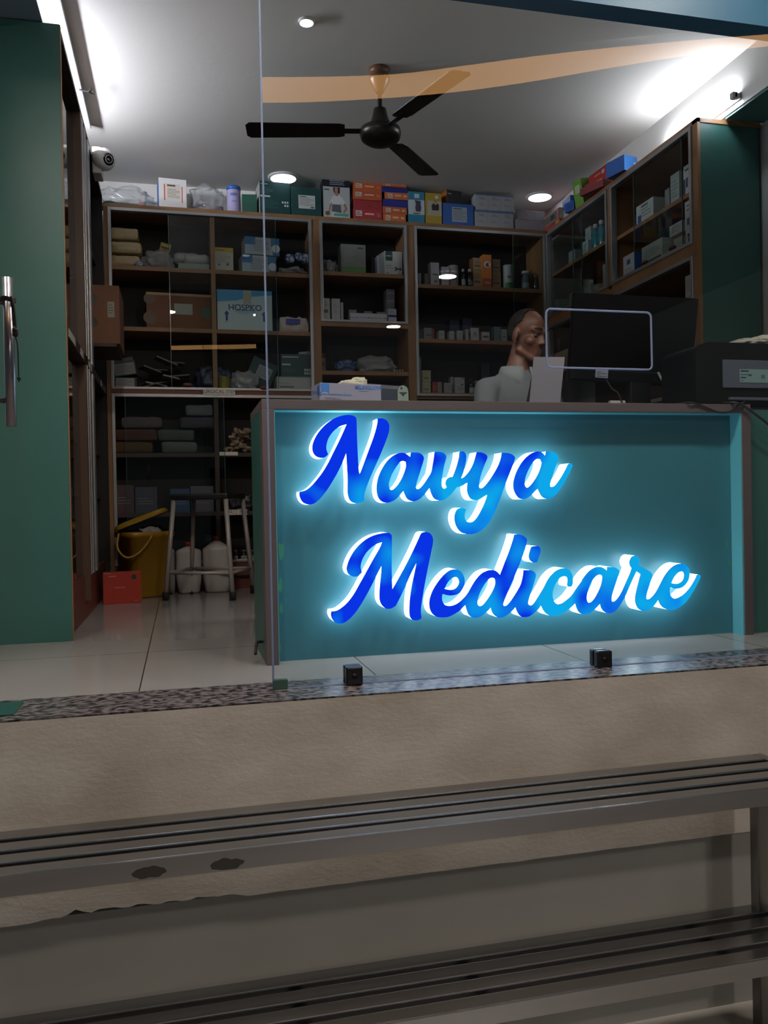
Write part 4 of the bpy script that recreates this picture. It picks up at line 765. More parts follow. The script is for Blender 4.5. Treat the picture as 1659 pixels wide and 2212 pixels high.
# lower compartment of cabinet A
for i, (x0, x1, yt, z_, c, lb) in enumerate([(245, 330, 950, LA1, '7a5a2a', 'ochre folded cloth bundle at the bottom left of the lower cabinet'), (250, 340, 925, LA1+.09, '7a4a38', 'reddish brown folded cloth bundle on the ochre one'), (262, 350, 898, LA1+.18, '8a7c80', 'pale pinkish cloth bundle topmost in the left pile'),
        (348, 425, 955, LA1, '8a9690', 'grey-white folded bundle beside the ochre cloth'), (340, 420, 932, LA1+.09, '74827c', 'greenish grey bundle on the grey-white one'), (388, 470, 915, LA1+.18, '6a6474', 'mauve folded bundle on the right pile'), (400, 460, 882, LA1+.27, 'a0a0a8', 'pale folded sheet topmost on the right pile')]):
    a, b = xy(x0, yt, 6.3), xy(x1, yt, 6.3); bm = nb(); box(bm, a, b, 6.25, 6.48, z_+.001, z_+.085, 0, .03); bmesh.ops.subdivide_edges(bm, edges=bm.edges[:], cuts=4, use_grid_fill=True)
    for v in bm.verts: v.co += Vector((.008*pnoise(v.co*16), .012*pnoise(v.co*13), .006*pnoise(v.co*20)*(1 if v.co.z > z_+.012 else 0)))
    for f in bm.faces: f.smooth = True
    solo('cloth_bundle', bm, mat('cloth_'+c, ''.join('%02x' % int(int(c[k:k+2], 16)*.66) for k in (0, 2, 4)), .85), lb, 'bundle', 'folded bundles')
for i in range(46):
    r_ = random.Random(i); u = r_.uniform(-1, 1); v_ = r_.random()**1.4; cx_ = xy(520, 960, 6.3)
    if i == 0: bmh = nb()
    p = Vector((cx_+u*.105*(1-.55*v_), 6.28+r_.uniform(-.03, .14), LA1+.022+v_*.16)); M = Matrix.Translation(p) @ Matrix.Rotation(r_.uniform(0, 6), 4, 'Z') @ Matrix.Rotation(r_.uniform(-.7, .7), 4, 'X')
    box(bmh, -.022, .022, -.016, .016, -.009, .009, 0, .002, M)
o = solo('crumpled_paper_heap', bmh, mat('kraft_scraps', '9c8a74', .8), 'heap of small crumpled brown paper pieces on the lower shelf', 'paper heap', kind='stuff')
bag('plastic_bag', 'dark crumpled plastic bag on the shelf above the URO BAG label', 492, 552, 1062, LA2, 6.26, .18, mat('dark_film', '34323a', .3, bump=.3, bscale=30), 23, (), group=G1)
for i, (x0, x1, yt, c, lb) in enumerate([(246, 290, 1048, '4a3038', 'dark maroon carton on the lower shelf behind the yellow bin'), (292, 340, 1052, '3a3c48', 'slate carton on the lower shelf behind the yellow bin'), (368, 410, 1056, '26436a', 'blue carton on the lower shelf behind the stool'), (412, 462, 1050, '54525e', 'grey carton on the lower shelf behind the stool')]):
    cpx('carton', lb, x0, x1, yt, LA2, 6.27, .16, c, [('lines', 'F', .1, .8, .3, .6, 3, '6a6a70')], 0, G1)

# ================================================================ cabinet B goods
G2 = 'goods in the narrow cabinet'
bag('plastic_bag', 'dark blue and clear plastic bags at the left of the upper narrow shelf', 696, 735, 558, BZ1, 6.3, .15, FILM, 27, ((.5, 0, (.05, .05, .03), '2e3448', 'pack'),), group=G2)
cpx('carton', 'grey carton with a pale green lower band on the upper narrow shelf', 737, 790, 528, BZ1, 6.27, .15, '7c807c', [('F', 0, 1, 0, .25, '5a7c48'), ('F', .68, .9, .85, .91, '4a4e4c'), ('lines', 'F', .1, .55, .4, .8, 6, '8c908c')], 0, G2)
cpx('carton', 'dark navy carton between the grey carton and the white row', 803, 817, 556, BZ1, 6.33, .12, '22263a', (), 0, G2)
for i, (x0, x1, yt, c, lb) in enumerate([(815, 820, 552, 'a6aab0', 'leftmost slim white carton standing on edge by the spanner carton'), (820.5, 825, 548, '8e98a6', 'middle slim grey carton standing on edge by the spanner carton'), (825.5, 829, 545, 'b0b2b2', 'rightmost slim white carton standing on edge by the spanner carton')]):
    cpx('slim_carton', lb, x0, x1, yt, BZ1, 6.26, .13, c, (), 0, 'slim cartons on edge')
cpx('carton', 'white carton with a dark green square and a black spanner shaped print', 830, 869, 543, BZ1, 6.245, .12, 'b8bab6', [('F', .08, .46, .6, 1, '173e3c'), ('F', .12, .4, .78, .82, 'a8b4b0'), ('lines', 'F', .08, .5, .36, .42, 1, '5a5e5c'), ('poly', [(.55, .2), (.66, .17), (.7, .24), (.84, .24), (.9, .2), (.96, .26), (.9, .32), (.84, .29), (.7, .3), (.66, .36), (.55, .33), (.62, .29), (.62, .25)], '22282a'), ('F', .08, .55, .29, .3, '5a5e5c'), ('F', .1, .25, .08, .11, '6a6e6c')], 0, G2)
SM = [(698, 713, 644, 6.25, 'b0b2ac', [('F', .1, .75, .35, .5, '5a6a3a'), ('lines', 'F', .2, .8, .6, .85, 3, '8a8c88')], R3(4), 'white carton with a green patch at the left end of the narrow cabinet shelf'), (717, 735, 645, 6.25, 'b2b0b4', [('lines', 'F', .2, .85, .3, .75, 6, '8c8a90')], 0, 'white carton with grey lines, second from the left in the narrow cabinet'), (736, 742, 653, 6.26, '9c9a9c', (), 0, 'slim pale carton, third from the left in the narrow cabinet'),
      (754, 771, 669, 6.36, '84848a', (), 0, 'small grey carton behind the left end of the long tablet carton'), (787, 805, 672, 6.36, '7c7c84', (), 0, 'small grey carton behind the middle of the long tablet carton'), (815, 834, 674, 6.36, '888890', (), 0, 'small grey carton behind the right end of the long tablet carton')]
for x0, x1, yt, Y, c, d, rz, lb in SM: cpx('medicine_carton', lb, x0, x1, yt, BZ2, Y, .07, c, d, rz, 'small cartons in the narrow cabinet')
a, b = xy(757, 685, 6.23), xy(836, 685, 6.23); h_ = zy(796, 677, 6.23)-BZ2
carton('medicine_carton', 'long white tablet carton printed with the names of two acids', (a+b)/2, 6.23, BZ2, b-a, .06, h_, 'b8bac0', [('txt', 'Tranexamic Acid and Mefenamic Acid Tablets', .5, .45, .0165, '4a4e5c', .0001)], 0, 'small cartons in the narrow cabinet')
for i, (yt, c) in enumerate([(659, '70707a'), (643, '7c7c86'), (625, '74747c')]):
    zl = BZ2 if i == 0 else zy(845, (659, 643)[i-1], 6.33); cpx('medicine_carton', '%s grey carton of the stack at the right of the narrow cabinet' % ('lowest', 'middle', 'topmost')[i], 835, 853, yt, zl+.0005, 6.33, .1, c, [('F', .1, .9, .45, .6, '9a9aa4')], 0, 'stacked grey cartons')
cpx('medicine_carton', 'white carton with a dark blue band right of the long tablet carton', 839, 857, 667, BZ2, 6.235, .06, 'b0b2bc', [('F', 0, 1, .38, .55, '2a2f66'), ('lines', 'F', .15, .8, .65, .85, 2, '8a8c98')], R3(3), 'small cartons in the narrow cabinet')
tin('jar', 'clear jar with an orange-red lid in the open part of the narrow cabinet', 688, 706, 763, BZ3, 6.26, '7a7474', '6e2a1c', .035, ((.2, .25, .6, .3, '6a4a4a'),), G2, 'jar')
bag('plastic_bag', 'big clear plastic bag in the open part of the narrow cabinet', 772, 862, 765, BZ3, 6.26, .22, FILM, 33, ((.4, 0, (.12, .06, .03), '5a5a62', 'pack'),), group=G2)
bag('plastic_bag', 'blue wrapped bundle left of the big clear bag in the narrow cabinet', 727, 775, 775, BZ3, 6.27, .15, mat('blue_film', '3c557c', .35, bump=.3, bscale=30), 35, (), group=G2)
for i in range(4):
    bm = nb(); q = AY(852+i*6, 800, 6.23); lump(bm, (q.x, 6.235, BZ3+.0005), (.008, .008, .012), 40+i, .2, 2, sub=2); solo('small_cap', bm, P('8c8c8c'), 'tiny pale cap on the shelf edge, %s of four' % ('first', 'second', 'third', 'last')[i], 'cap', 'tiny caps')

# ================================================================ cabinet C goods
G3 = 'medicines in the corner cabinet'
def bottle(label, x0, x1, yt, z, Y, body, cap, lab=None, group=G3, neck=.45, shoulder=.72):
    a, b = xy(x0, yt+15, Y), xy(x1, yt+15, Y); r = (b-a)/2; c = ((a+b)/2, Y+r, z); h = zy((x0+x1)/2, yt, Y)-z
    t = thing('bottle', label, 'bottle', c, group)
    bm = nb(); lathe(bm, [(r*.9, 0), (r, .004), (r, h*(shoulder-.08)), (r*.85, h*shoulder), (r*neck, h*(shoulder+.08)), (r*neck, h*.86)], c, 20); part('body', bm, mat('bottle_'+body, body, .15), t)
    bm = nb(); lathe(bm, [(r*neck*1.25, h*.84), (r*neck*1.25, h*.99), (r*neck*1.1, h)], c, 16); part('cap', bm, P(cap), t)
    if lab:
        bm = nb(); va = []
        for i in range(9):
            an = -math.pi/2+(i/8-.5)*2.0; va.append([bm.verts.new((c[0]+(r+.0008)*math.cos(an), c[1]+(r+.0008)*math.sin(an), z+h*v)) for v in (lab[1], lab[2])])
        for i in range(8): bm.faces.new((va[i][0], va[i+1][0], va[i+1][1], va[i][1]))
        part('label', bm, P(lab[0]), t)
    return t
def mc(label, x0, x1, yt, z, Y, dp, c, d=(), rz=0): return cpx('medicine_carton', label, x0, x1, yt, z, Y, dp, c, d, rz, G3)
mc('slim red and white carton at the left end of the upper corner shelf', 895.5, 902, 550, CZ1, 6.26, .06, '8c3634', [('F', 0, 1, .62, 1, 'a09a94')])
mc('small dim white carton right of the slim red and white carton', 904, 910, 590, CZ1, 6.3, .05, '7c7c80'); mc('small dim white carton left of the tall grey carton', 918, 928, 591, CZ1, 6.3, .05, '8a8a8c')
mc('tall grey-white carton with red print under the lamp reflection', 930, 949, 567, CZ1, 6.25, .06, '9a9a9c', [('F', .25, .85, .45, .52, '4a4a50'), ('F', .4, .8, .12, .25, '8a5050')], R3(3))
mc('white carton between the tall grey carton and the silver tin', 954, 970, 576, CZ1, 6.25, .06, '9c9ca0', [('F', .2, .8, .7, .78, '5a5a78'), ('lines', 'F', .2, .8, .3, .6, 4, '7c7c82')])
tin('tin', 'silver-grey patterned tin on the upper corner shelf', 971, 993, 572, CZ1, 6.25, '8a8688', None, 0, ((.1, .3, .7, .3, '6a6264'),), G3)
bottle('dark brown bottle with white cap, left of the pair before the cream cartons', 997, 1007, 580, CZ1, 6.24, '0c0e14', 'a0a4ac', ('98a0aa', .08, .42)); bottle('dark brown bottle with white cap, right of the pair before the cream cartons', 1011, 1023, 580, CZ1, 6.24, '0c0e14', 'a0a4ac', ('5a626c', .1, .35), shoulder=.7)
cr = lambda: [('L', 0, 1, 0, 1, '7a4a2c'), ('lines', 'F', .15, .85, .5, .85, 4, '6a5a48'), ('F', .15, .8, .3, .42, '6a4434')]
mc('lower cream carton of the stack left of the orange carton', 1022, 1041, 584, CZ1, 6.27, .07, '9c8460', cr(), R3(5)); mc('upper cream carton of the stack left of the orange carton', 1022, 1041, 557, zy(1031, 584, 6.27)+.0005, 6.27, .07, '9c8a6a', cr(), R3(6))
mc('tall orange carton with a white oval and dark red emblem', 1043, 1062, 550, CZ1, 6.24, .07, 'b8702a', [('F', 0, 1, 0, .28, '8c3a24'), ('poly', ell(.5, .7, .4, .1), 'c8c0b8'), ('poly', [(.3, .67), (.45, .76), (.6, .74), (.72, .77), (.64, .69), (.72, .64), (.5, .63)], '6a2430'), ('F', .2, .8, .13, .17, 'c09070')])
mc('lower cream carton of the stack right of the orange carton', 1064, 1082, 588, CZ1, 6.28, .07, '8a7252', cr()); mc('upper cream carton of the stack right of the orange carton', 1064, 1081, 560, zy(1073, 588, 6.28)+.0005, 6.28, .07, '86745a', cr())
tin('bottle', 'green-bottomed white bottle right of the cream cartons', 1091, 1111, 571, CZ1, 6.25, '9aa4a4', '9aa4a4', .01, ((0, .02, 1, .25, '1f6a3a'), (.25, .45, .4, .1, '4a5a58')), G3, 'bottle')
bottle('clear bottle with broad white cap behind the sliding pane', 1130, 1146, 584, CZ1, 6.27, '4c5a60', 'a8acae', ('808a8e', .15, .4), neck=.75, shoulder=.68); bottle('small dark bottle right of the clear white-capped bottle', 1154, 1165, 593, CZ1, 6.28, '1c222a', '5a6068', None, neck=.6)
# middle corner shelf, bottom corner shelf
for x0, x1, yt, Y, c, d, lb in [(897, 906, 703, 6.25, '8c8e90', [('F', .1, .8, .45, .6, '55585a')], 'white carton at the left end of the middle corner shelf'), (907, 913, 711, 6.3, '66686a', (), 'small dim carton, second on the middle corner shelf'), (916, 933, 708, 6.26, '767a7a', [('F', .25, .95, .35, .45, '4c5052')], 'grey carton beside a red one on the middle corner shelf'), (933, 938, 710, 6.27, '7a3428', (), 'slim red carton on the middle corner shelf'),
        (949, 961, 714, 6.25, 'a4a6a4', [('lines', 'F', .2, .8, .4, .8, 3, '80828a')], 'small white carton, fifth on the middle corner shelf'), (971, 982, 715, 6.25, 'a0a2a2', [('lines', 'F', .2, .8, .4, .8, 3, '80828a')], 'small white carton, sixth on the middle corner shelf'), (988, 1000, 714, 6.25, '9c9e9c', [('lines', 'F', .3, .8, .3, .8, 5, '84868a')], 'small white carton, seventh on the middle corner shelf'),
        (1006, 1013, 711, 6.26, '9a9a9a', (), 'narrow white carton left of the round-emblem carton'), (1018, 1035, 708, 6.25, 'acaca8', [('disc', 'F', .5, .55, .012, '7a8484'), ('F', .2, .75, .36, .4, '6a6c6a'), ('L', .3, .8, .4, .7, '8a4a44')], 'white carton with a round grey emblem on the middle corner shelf'), (1041, 1058, 717, 6.25, 'a09e98', [('F', .15, .88, .38, .6, '4e4c48')], 'low white carton with dark lettering band on the middle corner shelf'),
        (1068, 1082, 706, 6.32, '5e7072', (), 'pale blue-grey packet behind the man’s ear on the middle corner shelf'), (1084, 1096, 711, 6.28, '7c8a8a', [('F', .2, .8, .4, .46, '4a5456')], 'pale carton nearest the man’s ear on the middle corner shelf'), (972, 992, 692, 6.42, '1c2444', (), 'left dark blue carton at the back of the middle corner shelf'), (1000, 1019, 688, 6.42, '1a2240', (), 'right dark blue carton at the back of the middle corner shelf')]:
    mc(lb, x0, x1, yt, CZ2, Y, .07, c, d)
zz = CZ3; ys = [836, 826, 817, 807, 797, 788, 779, 771]
for i, yt in enumerate(ys):
    top = zy(904, yt, 6.25); carton('strip_carton', 'pale flat carton, %s from the bottom of the tall stack by the narrow cabinet' % ('first', 'second', 'third', 'fourth', 'fifth', 'sixth', 'seventh', 'eighth')[i], xy(904, 810, 6.25), 6.25, zz+.0003, xy(910, 810, 6.25)-xy(898, 810, 6.25), .1, top-zz-.0004, '86908e', [('F', .08, .75, .35, .65, '4a5456')], 0, 'stack of pale flat cartons'); zz = top
for i, yt in enumerate((826, 800)):
    z_ = CZ3 if i == 0 else zy(921, 826, 6.25)+.0005; mc('%s pale yellow-green carton of the pair beside the tall flat stack' % ('lower', 'upper')[i], 912, 931, yt, z_, 6.25, .08, '989884' if i == 0 else '929870', [('F', .25, .75, .3, .42, '5a5c4a')])
for x0, x1, yt, Y, c, d, lb in [(934, 945, 825, 6.26, '7a2c2a', [('F', .2, .8, .2, .7, '8c4440')], 'small red carton on the bottom corner shelf'), (945.5, 955, 825, 6.26, '74746e', (), 'small grey carton right of the red one on the bottom corner shelf'), (960, 977, 827, 6.26, '8e8e8e', [('lines', 'F', .4, .9, .3, .85, 5, '6a6a70')], 'white carton with fine lines on the bottom corner shelf'), (974, 980, 814, 6.3, '8a8c94', [('R', 0, 1, 0, 1, '20305a')], 'slim pale carton with a dark blue side on the bottom corner shelf'),
        (983, 1004, 815, 6.25, '969a9e', [('F', .6, .85, .5, .57, '3a3e50'), ('lines', 'F', .2, .85, .15, .45, 4, '62666e'), ('F', .78, .88, .9, 1, '2a3050')], 'broad white carton with small dark print on the bottom corner shelf'), (1028, 1042, 822, 6.3, '84848a', (), 'pale carton by the man’s shoulder on the bottom corner shelf'), (1040, 1058, 785, 6.45, '2c2c38', (), 'dark upright carton at the back of the bottom corner shelf')]:
    mc(lb, x0, x1, yt, CZ3, Y, .06, c, d)
bottle('black bottle with a white label next to the man’s shoulder', 1014, 1028, 818, CZ3, 6.25, '08090c', '1a1a1e', ('8a8e92', .05, .42), neck=.3)

# ================================================================ right-hand cabinet goods (faces towards the room)
G4 = 'medicines in the right-hand cabinet'
def rc(label, pn, pf, yt, z, X, c, wx=.12, d=(), yref=None):
    """carton showing its room-side face between photo columns pf (far) and pn (near), top row yt at the near edge"""
    yr = yt+20; n_, f_ = AX(pn, yr, X), AX(pf, yr, X); top = AX(pn, yt, X).z
    return carton('medicine_carton', label, X+wx/2, n_.y, z+.0005, wx, f_.y-n_.y, max(.03, top-z), c, d, 0, G4)
ln = lambda c='7a8284': [('lines', 'L', .12, .85, .2, .8, 5, c)]
zu, zl, zu2 = RS1, RZ1+.021, RS2
rc('wide white carton with a blue print on the upper right shelf', 1411, 1374, 424, zu, 2.95, 'b4bcba', .14, [('L', .1, .3, .1, .5, '3a4a7c'), ('lines', 'L', .3, .85, .3, .75, 3, '7c8688'), ('L', .3, .7, .8, .9, '4c5458')])
rc('tall white carton right of the wide one on the upper right shelf', 1467, 1448, 368, zu, 2.95, 'a4acaa', .14, ln())
rc('white carton standing behind the tall one on the upper right shelf', 1446, 1436, 405, zu, 2.97, '8a9290', .1, ln())
rc('lower white carton with a blue tip at the near end of the upper right shelf', 1496, 1480, 376, zu, 2.95, 'b2b6b8', .14, [('L', .1, .4, .5, 1, '3a3f5c'), ('L', 0, 1, .05, .15, '2c4a3c')])
rc('upper white carton at the near end of the upper right shelf', 1494, 1476, 349, AX(1496, 376, 2.95).z+.001, 2.955, 'b6babc', .14, [('L', .2, .8, .55, .7, '3c4658')])
rc('white carton with a blue side low in the near right bay', 1370, 1346, 543, zl, 2.92, 'b8c0c4', .1, [('F', 0, 1, 0, 1, '2a5aa8'), ('lines', 'L', .1, .9, .1, .5, 5, '7c8894'), ('L', .35, .65, .6, .8, '4a5a9a')])
rc('long white carton with a green curve low in the near right bay', 1430, 1386, 512, zl+.04, 2.93, 'b0b8b4', .14, [('L', .05, .95, 0, .18, '2e5446'), ('lines', 'L', .1, .9, .3, .75, 4, '7c8684')])
rc('flat pale carton under the long white carton low in the near right bay', 1438, 1384, 552, zl, 2.94, '7e8a86', .14)
rc('upper white carton of the pair behind the pane low in the near right bay', 1474, 1446, 474, zl+.14, 2.95, 'a6aeac', .14, ln())
rc('lower white carton of the pair behind the pane low in the near right bay', 1474, 1456, 508, zl, 2.95, '98a2a0', .14, ln())
rc('lower white carton of the two at the near end of the right bay', 1499, 1481, 489, zl, 2.93, 'bcc0c2', .16, [('L', .3, .6, .15, .6, '3a4a8c'), ('L', .25, .6, .62, .8, '2a3040')])
rc('upper white carton of the two at the near end of the right bay', 1499, 1479, 426, AX(1499, 489, 2.93).z+.001, 2.93, 'b8bcbe', .16, [('L', .9, 1, .2, .8, '9a4034'), ('L', .25, .6, .15, .4, '3a4070'), ('lines', 'L', .2, .7, .6, .9, 2, '6c7078')])
rc('white carton in the far right bay beside the turquoise bottles', 1276, 1264, 487, zu2, 2.97, '9aa4a6', .12, ln()); rc('small pale carton in front of the turquoise bottles', 1270, 1256, 517, zu2, 2.93, '9caaac', .08, ln()); rc('white carton standing alone at the left of the far right bay', 1242, 1228, 537, zu2, 2.96, '7c8688', .08)
for px, lb in ((1287, 'left'), (1300, 'right')):
    q = AX(px, 520, 2.97); c = (q.x, q.y, zu2); t = thing('bottle', '%s turquoise mouthwash bottle with a white cap in the far right bay' % lb, 'bottle', c, 'turquoise bottles')
    bm = nb(); lathe(bm, [(.034, 0), (.036, .005), (.036, .12), (.02, .15), (.016, .165)], c, 20, sx=.8); part('body', bm, mat('turquoise', '1f6a74', .15), t)
    bm = nb(); lathe(bm, [(.018, .163), (.018, .19), (.014, .193)], c, 16); part('cap', bm, P('b0b4b6'), t)
for pn, pf, yt, c, lb in [(1204, 1194, 645, '8a9698', 'pale carton at the far end of the far right bay floor'), (1240, 1231, 629, '8c9698', 'white carton, second from the far end of the far right bay floor'), (1276, 1256, 613, '9aa2a2', 'low white carton, third from the far end of the far right bay floor'), (1294, 1281, 612, '8c9494', 'small white carton, fourth from the far end of the far right bay floor'), (1308, 1302, 569, '98a4aa', 'tall pale carton against the stile in the far right bay')]:
    rc(lb, pn, pf, yt, zl, 2.94, c, .1)
zs = AX(1490, 640, 2.93).z
rc('upper white carton of the stack under the broad middle rail', 1497, 1480, 590, zs+.005, 2.94, 'a2a4a8', .14, ln()); rc('lower pale carton of the stack under the broad middle rail', 1499, 1483, 636, 1.606, 2.93, '9a9ca0', .16)
rc('folded newsprint bundle low in the right-hand cabinet left of the monitor', 1228, 1196, 752, 1.606, 2.92, '8a7a6a', .2, ln('6a5c50'))
# ================================================================ ceiling fan and camera
FA = Vector((1.138, 4.59, 0)); FZ = 2.71
FB = mat('fan_brown', '17110f', .35); FC = mat('fan_canopy_brown', '6b4a34', .3)
fan = thing('ceiling_fan', 'dark brown three-bladed ceiling fan hanging from the ceiling', 'fan', (FA.x, FA.y, 3.05))
bm = nb(); lathe(bm, [(.02, 2.915), (.03, 2.93), (.058, 2.98), (.062, 3.0), (.05, 3.018), (.055, 3.03), (.06, 3.049), (.05, 3.05)], FA, 28); part('canopy', bm, FC, fan, 'glossy brown cup shaped canopy')
bm = nb(); tube(bm, [FA+Vector((0, 0, 2.76)), FA+Vector((0, 0, 2.93))], .0125, 12); part('down_rod', bm, FB, fan)
bm = nb(); lathe(bm, [(.016, 2.835), (.035, 2.825), (.045, 2.78), (.06, 2.735), (.075, 2.72), (.075, 2.715)], FA, 28); part('rod_cover', bm, FB, fan)
bm = nb(); lathe(bm, [(.03, 2.63), (.08, 2.636), (.108, 2.655), (.117, 2.68), (.117, 2.695), (.11, 2.705), (.112, 2.712), (.09, 2.725), (.05, 2.73)], FA, 36); part('motor_housing', bm, FB, fan)
for tip in ((532, 279), (998, 152), (928, 377)):
    tp = AZ(tip[0], tip[1], FZ)-FA; a = math.atan2(tp.y, tp.x); ln_ = min(.79, math.hypot(tp.x, tp.y))
    M = Matrix.Translation(FA+Vector((0, 0, FZ-.005))) @ Matrix.Rotation(a, 4, 'Z') @ Matrix.Rotation(R3(9), 4, 'X')
    bm = nb(); o2 = [(.2, -.052), (.23, -.062), (.5, -.066), (ln_-.02, -.07), (ln_, -.05), (ln_, .05), (ln_-.02, .07), (.5, .066), (.23, .062), (.2, .052)]
    v0 = [bm.verts.new((x, y, -.002-.0*y)) for x, y in o2]; v1 = [bm.verts.new((x, y, .002)) for x, y in o2]
    bm.faces.new(v0[::-1]); bm.faces.new(v1)
    for i in range(len(o2)): bm.faces.new((v0[i], v0[(i+1) % len(o2)], v1[(i+1) % len(o2)], v1[i]))
    bl = part('blade', bm, FB, fan, M=M)
    bm = nb(); box(bm, .09, .25, -.022, .022, -.006, -.002, 0, .002); box(bm, .2, .25, -.045, .045, -.006, -.002, 0, .002); part('blade_bracket', bm, FB, bl, M=M)
bm = nb()
cq = AY(226, 350, 5.5); cc = thing('security_camera', 'white turret security camera under the left end of the ceiling trunking', 'camera', (XL, 5.5, cq.z))
bm = nb(); box(bm, XL+.004, XL+.06, 5.45, 5.6, cq.z-.09, cq.z+.075, 0, .01); part('mount_box', bm, WHITEP, cc)
Mc = Matrix.Translation((cq.x+.005, 5.47, cq.z)) @ Matrix.Rotation(R3(-64), 4, 'X') @ Matrix.Rotation(R3(0), 4, 'Y')
D = Vector((.62, -.75, -.22)).normalized(); Rt = D.to_track_quat('Z', 'Y').to_matrix().to_4x4(); Mc = Matrix.Translation((cq.x+.0, 5.46, cq.z)) @ Rt
bm = nb(); lathe(bm, [(.02, -.07), (.055, -.055), (.068, -.02), (.068, .01), (.058, .035), (.042, .045), (.038, .046)], (0, 0, 0), 28); part('dome', bm, WHITEP, cc, M=Mc)
bm = nb(); lathe(bm, [(.036, .03), (.037, .049), (.034, .053), (.02, .05), (.001, .049)], (0, 0, 0), 24); part('lens', bm, mat('lens_black', '08080a', .1), cc, M=Mc)
bm = nb(); k = AZ(178, 195, 3.018); tube(bm, smooth_path([(XL-.025, k.y, 3.021), (XL+.025, k.y-.01, 3.01), (XL+.04, k.y-.02, 3.022)]), .006, 6); tube(bm, smooth_path([(XL+.025, k.y-.01, 3.01), (XL+.04, k.y+.02, 3.014), (XL+.055, k.y+.025, 3.01)]), .005, 6)
solo('wire_end', bm, BLACKR, 'short black wire end sticking out of the white trunking', 'wire')

# ================================================================ floor goods by the back cabinet
YEL = mat('yellow_plastic', '8f6a12', .4)
bn = thing('waste_bin', 'yellow plastic bin with a tilted open lid on the floor at left', 'bin', (-.235, 5.93, 0))
Mb = Matrix.Translation((-.245, 5.99, 0)) @ Matrix.Rotation(R3(27), 4, 'Z')
bm = nb(); r0_, r1_, h_ = .135, .165, .445
def ring(r, z): return [Vector((r*math.copysign(abs(math.cos(t))**.45, math.cos(t)), r*.92*math.copysign(abs(math.sin(t))**.45, math.sin(t)), z)) for t in [k*math.pi/18 for k in range(36)]]
rs = [[bm.verts.new(p) for p in ring(r, z)] for r, z in ((r0_, .002), (r0_+.004, .01), (r1_-.004, h_-.04), (r1_+.01, h_-.035), (r1_+.012, h_), (r1_-.006, h_), (r1_-.012, h_-.04), (r0_-.008, .01))]
for i in range(len(rs)-1):
    for k in range(36):
        f = bm.faces.new((rs[i][k], rs[i][(k+1) % 36], rs[i+1][(k+1) % 36], rs[i+1][k])); f.smooth = True
bm.faces.new(rs[0][::-1]); bm.faces.new(rs[-1]); part('body', bm, YEL, bn, M=Mb)
bm = nb()
for i, (r, z) in enumerate(((r1_+.02, 0), (r1_+.022, .012), (r1_+.008, .03), (r1_-.03, .036))):
    cur = [bm.verts.new(p) for p in ring(r, z)]
    if i:
        for k in range(36): bm.faces.new((prev[k], prev[(k+1) % 36], cur[(k+1) % 36], cur[k]))
    else: bm.faces.new(cur[::-1])
    prev = cur
bm.faces.new(prev)
Ml = Matrix.Translation((-.245, 5.99, h_+.004)) @ Matrix.Rotation(R3(-3), 4, 'Z') @ Matrix.Translation((-r1_-.02, 0, 0)) @ Matrix.Rotation(R3(-21), 4, 'Y') @ Matrix.Translation((r1_+.02, 0, 0))
part('lid', bm, mat('yellow_lid', '96761a', .4), bn, M=Ml)
bm = nb(); tube(bm, smooth_path([AY(256, 1153, 5.8), AY(254, 1185, 5.77), AY(275, 1205, 5.76), AY(305, 1190, 5.78), AY(331, 1154, 5.815)]), .008, 8); part('handle', bm, YEL, bn)
bm = nb(); lump(bm, (-.2, 5.93, h_-.06), (.08, .05, .05), 51); solo('waste_paper', bm, P('8a8688'), 'pale crumpled paper showing under the tilted bin lid', 'paper')
q = AZ(265, 1304, 0)
carton('carton', 'red carton with a small green round badge on the floor before the yellow bin', q.x, q.y, 0, .232, .1, .2, 'a03020', [('disc', 'F', .81, .84, .016, '1d3a24'), ('lines', 'F', .15, .42, .83, .92, 1, 'c07a6a'), ('lines', 'F', .28, .7, .46, .56, 1, 'b86a58'), ('lines', 'F', .8, .95, .06, .1, 1, 'c08a7a'), ('lines', 'F', .02, .3, .95, .985, 1, 'a89a94')], R3(4))
st = thing('stool', 'steel legged work stool with a flat black seat before the back cabinet', 'stool', (.2, 5.75, 0))
SP = mat('stool_paint', '9a9490', .4, .2); ft = [Vector(p) for p in ((-.106, 5.636, 0), (.315, 5.46, 0), (.48, 5.85, 0), (.062, 6.03, 0))]; cen = sum(ft, Vector())/4
tops = [cen+(f-cen)*.78+Vector((0, 0, .655)) for f in ft]
for f, tpp in zip(ft, tops):
    bm = nb(); tube(bm, [f+Vector((0, 0, .03)), tpp], .0155, 12); lg = part('leg', bm, SP, st)
    bm = nb(); lathe(bm, [(.022, 0), (.023, .05), (.019, .055)], f, 14); part('rubber_foot', bm, BLACKR, lg)
for i in range(4):
    a, b = ft[i].lerp(tops[i], .27), ft[(i+1) % 4].lerp(tops[(i+1) % 4], .27); bm = nb(); tube(bm, [a, b], .011, 10); part('stretcher', bm, SP, st)
bm = nb(); ax = (tops[1]-tops[0]).normalized(); an = math.atan2(ax.y, ax.x); box(bm, -.195, .195, -.19, .19, .655, .693, 0, .012, Matrix.Translation((cen.x, cen.y, 0)) @ Matrix.Rotation(an, 4, 'Z')); part('seat', bm, mat('seat_black', '1a1c1e', .4), st)
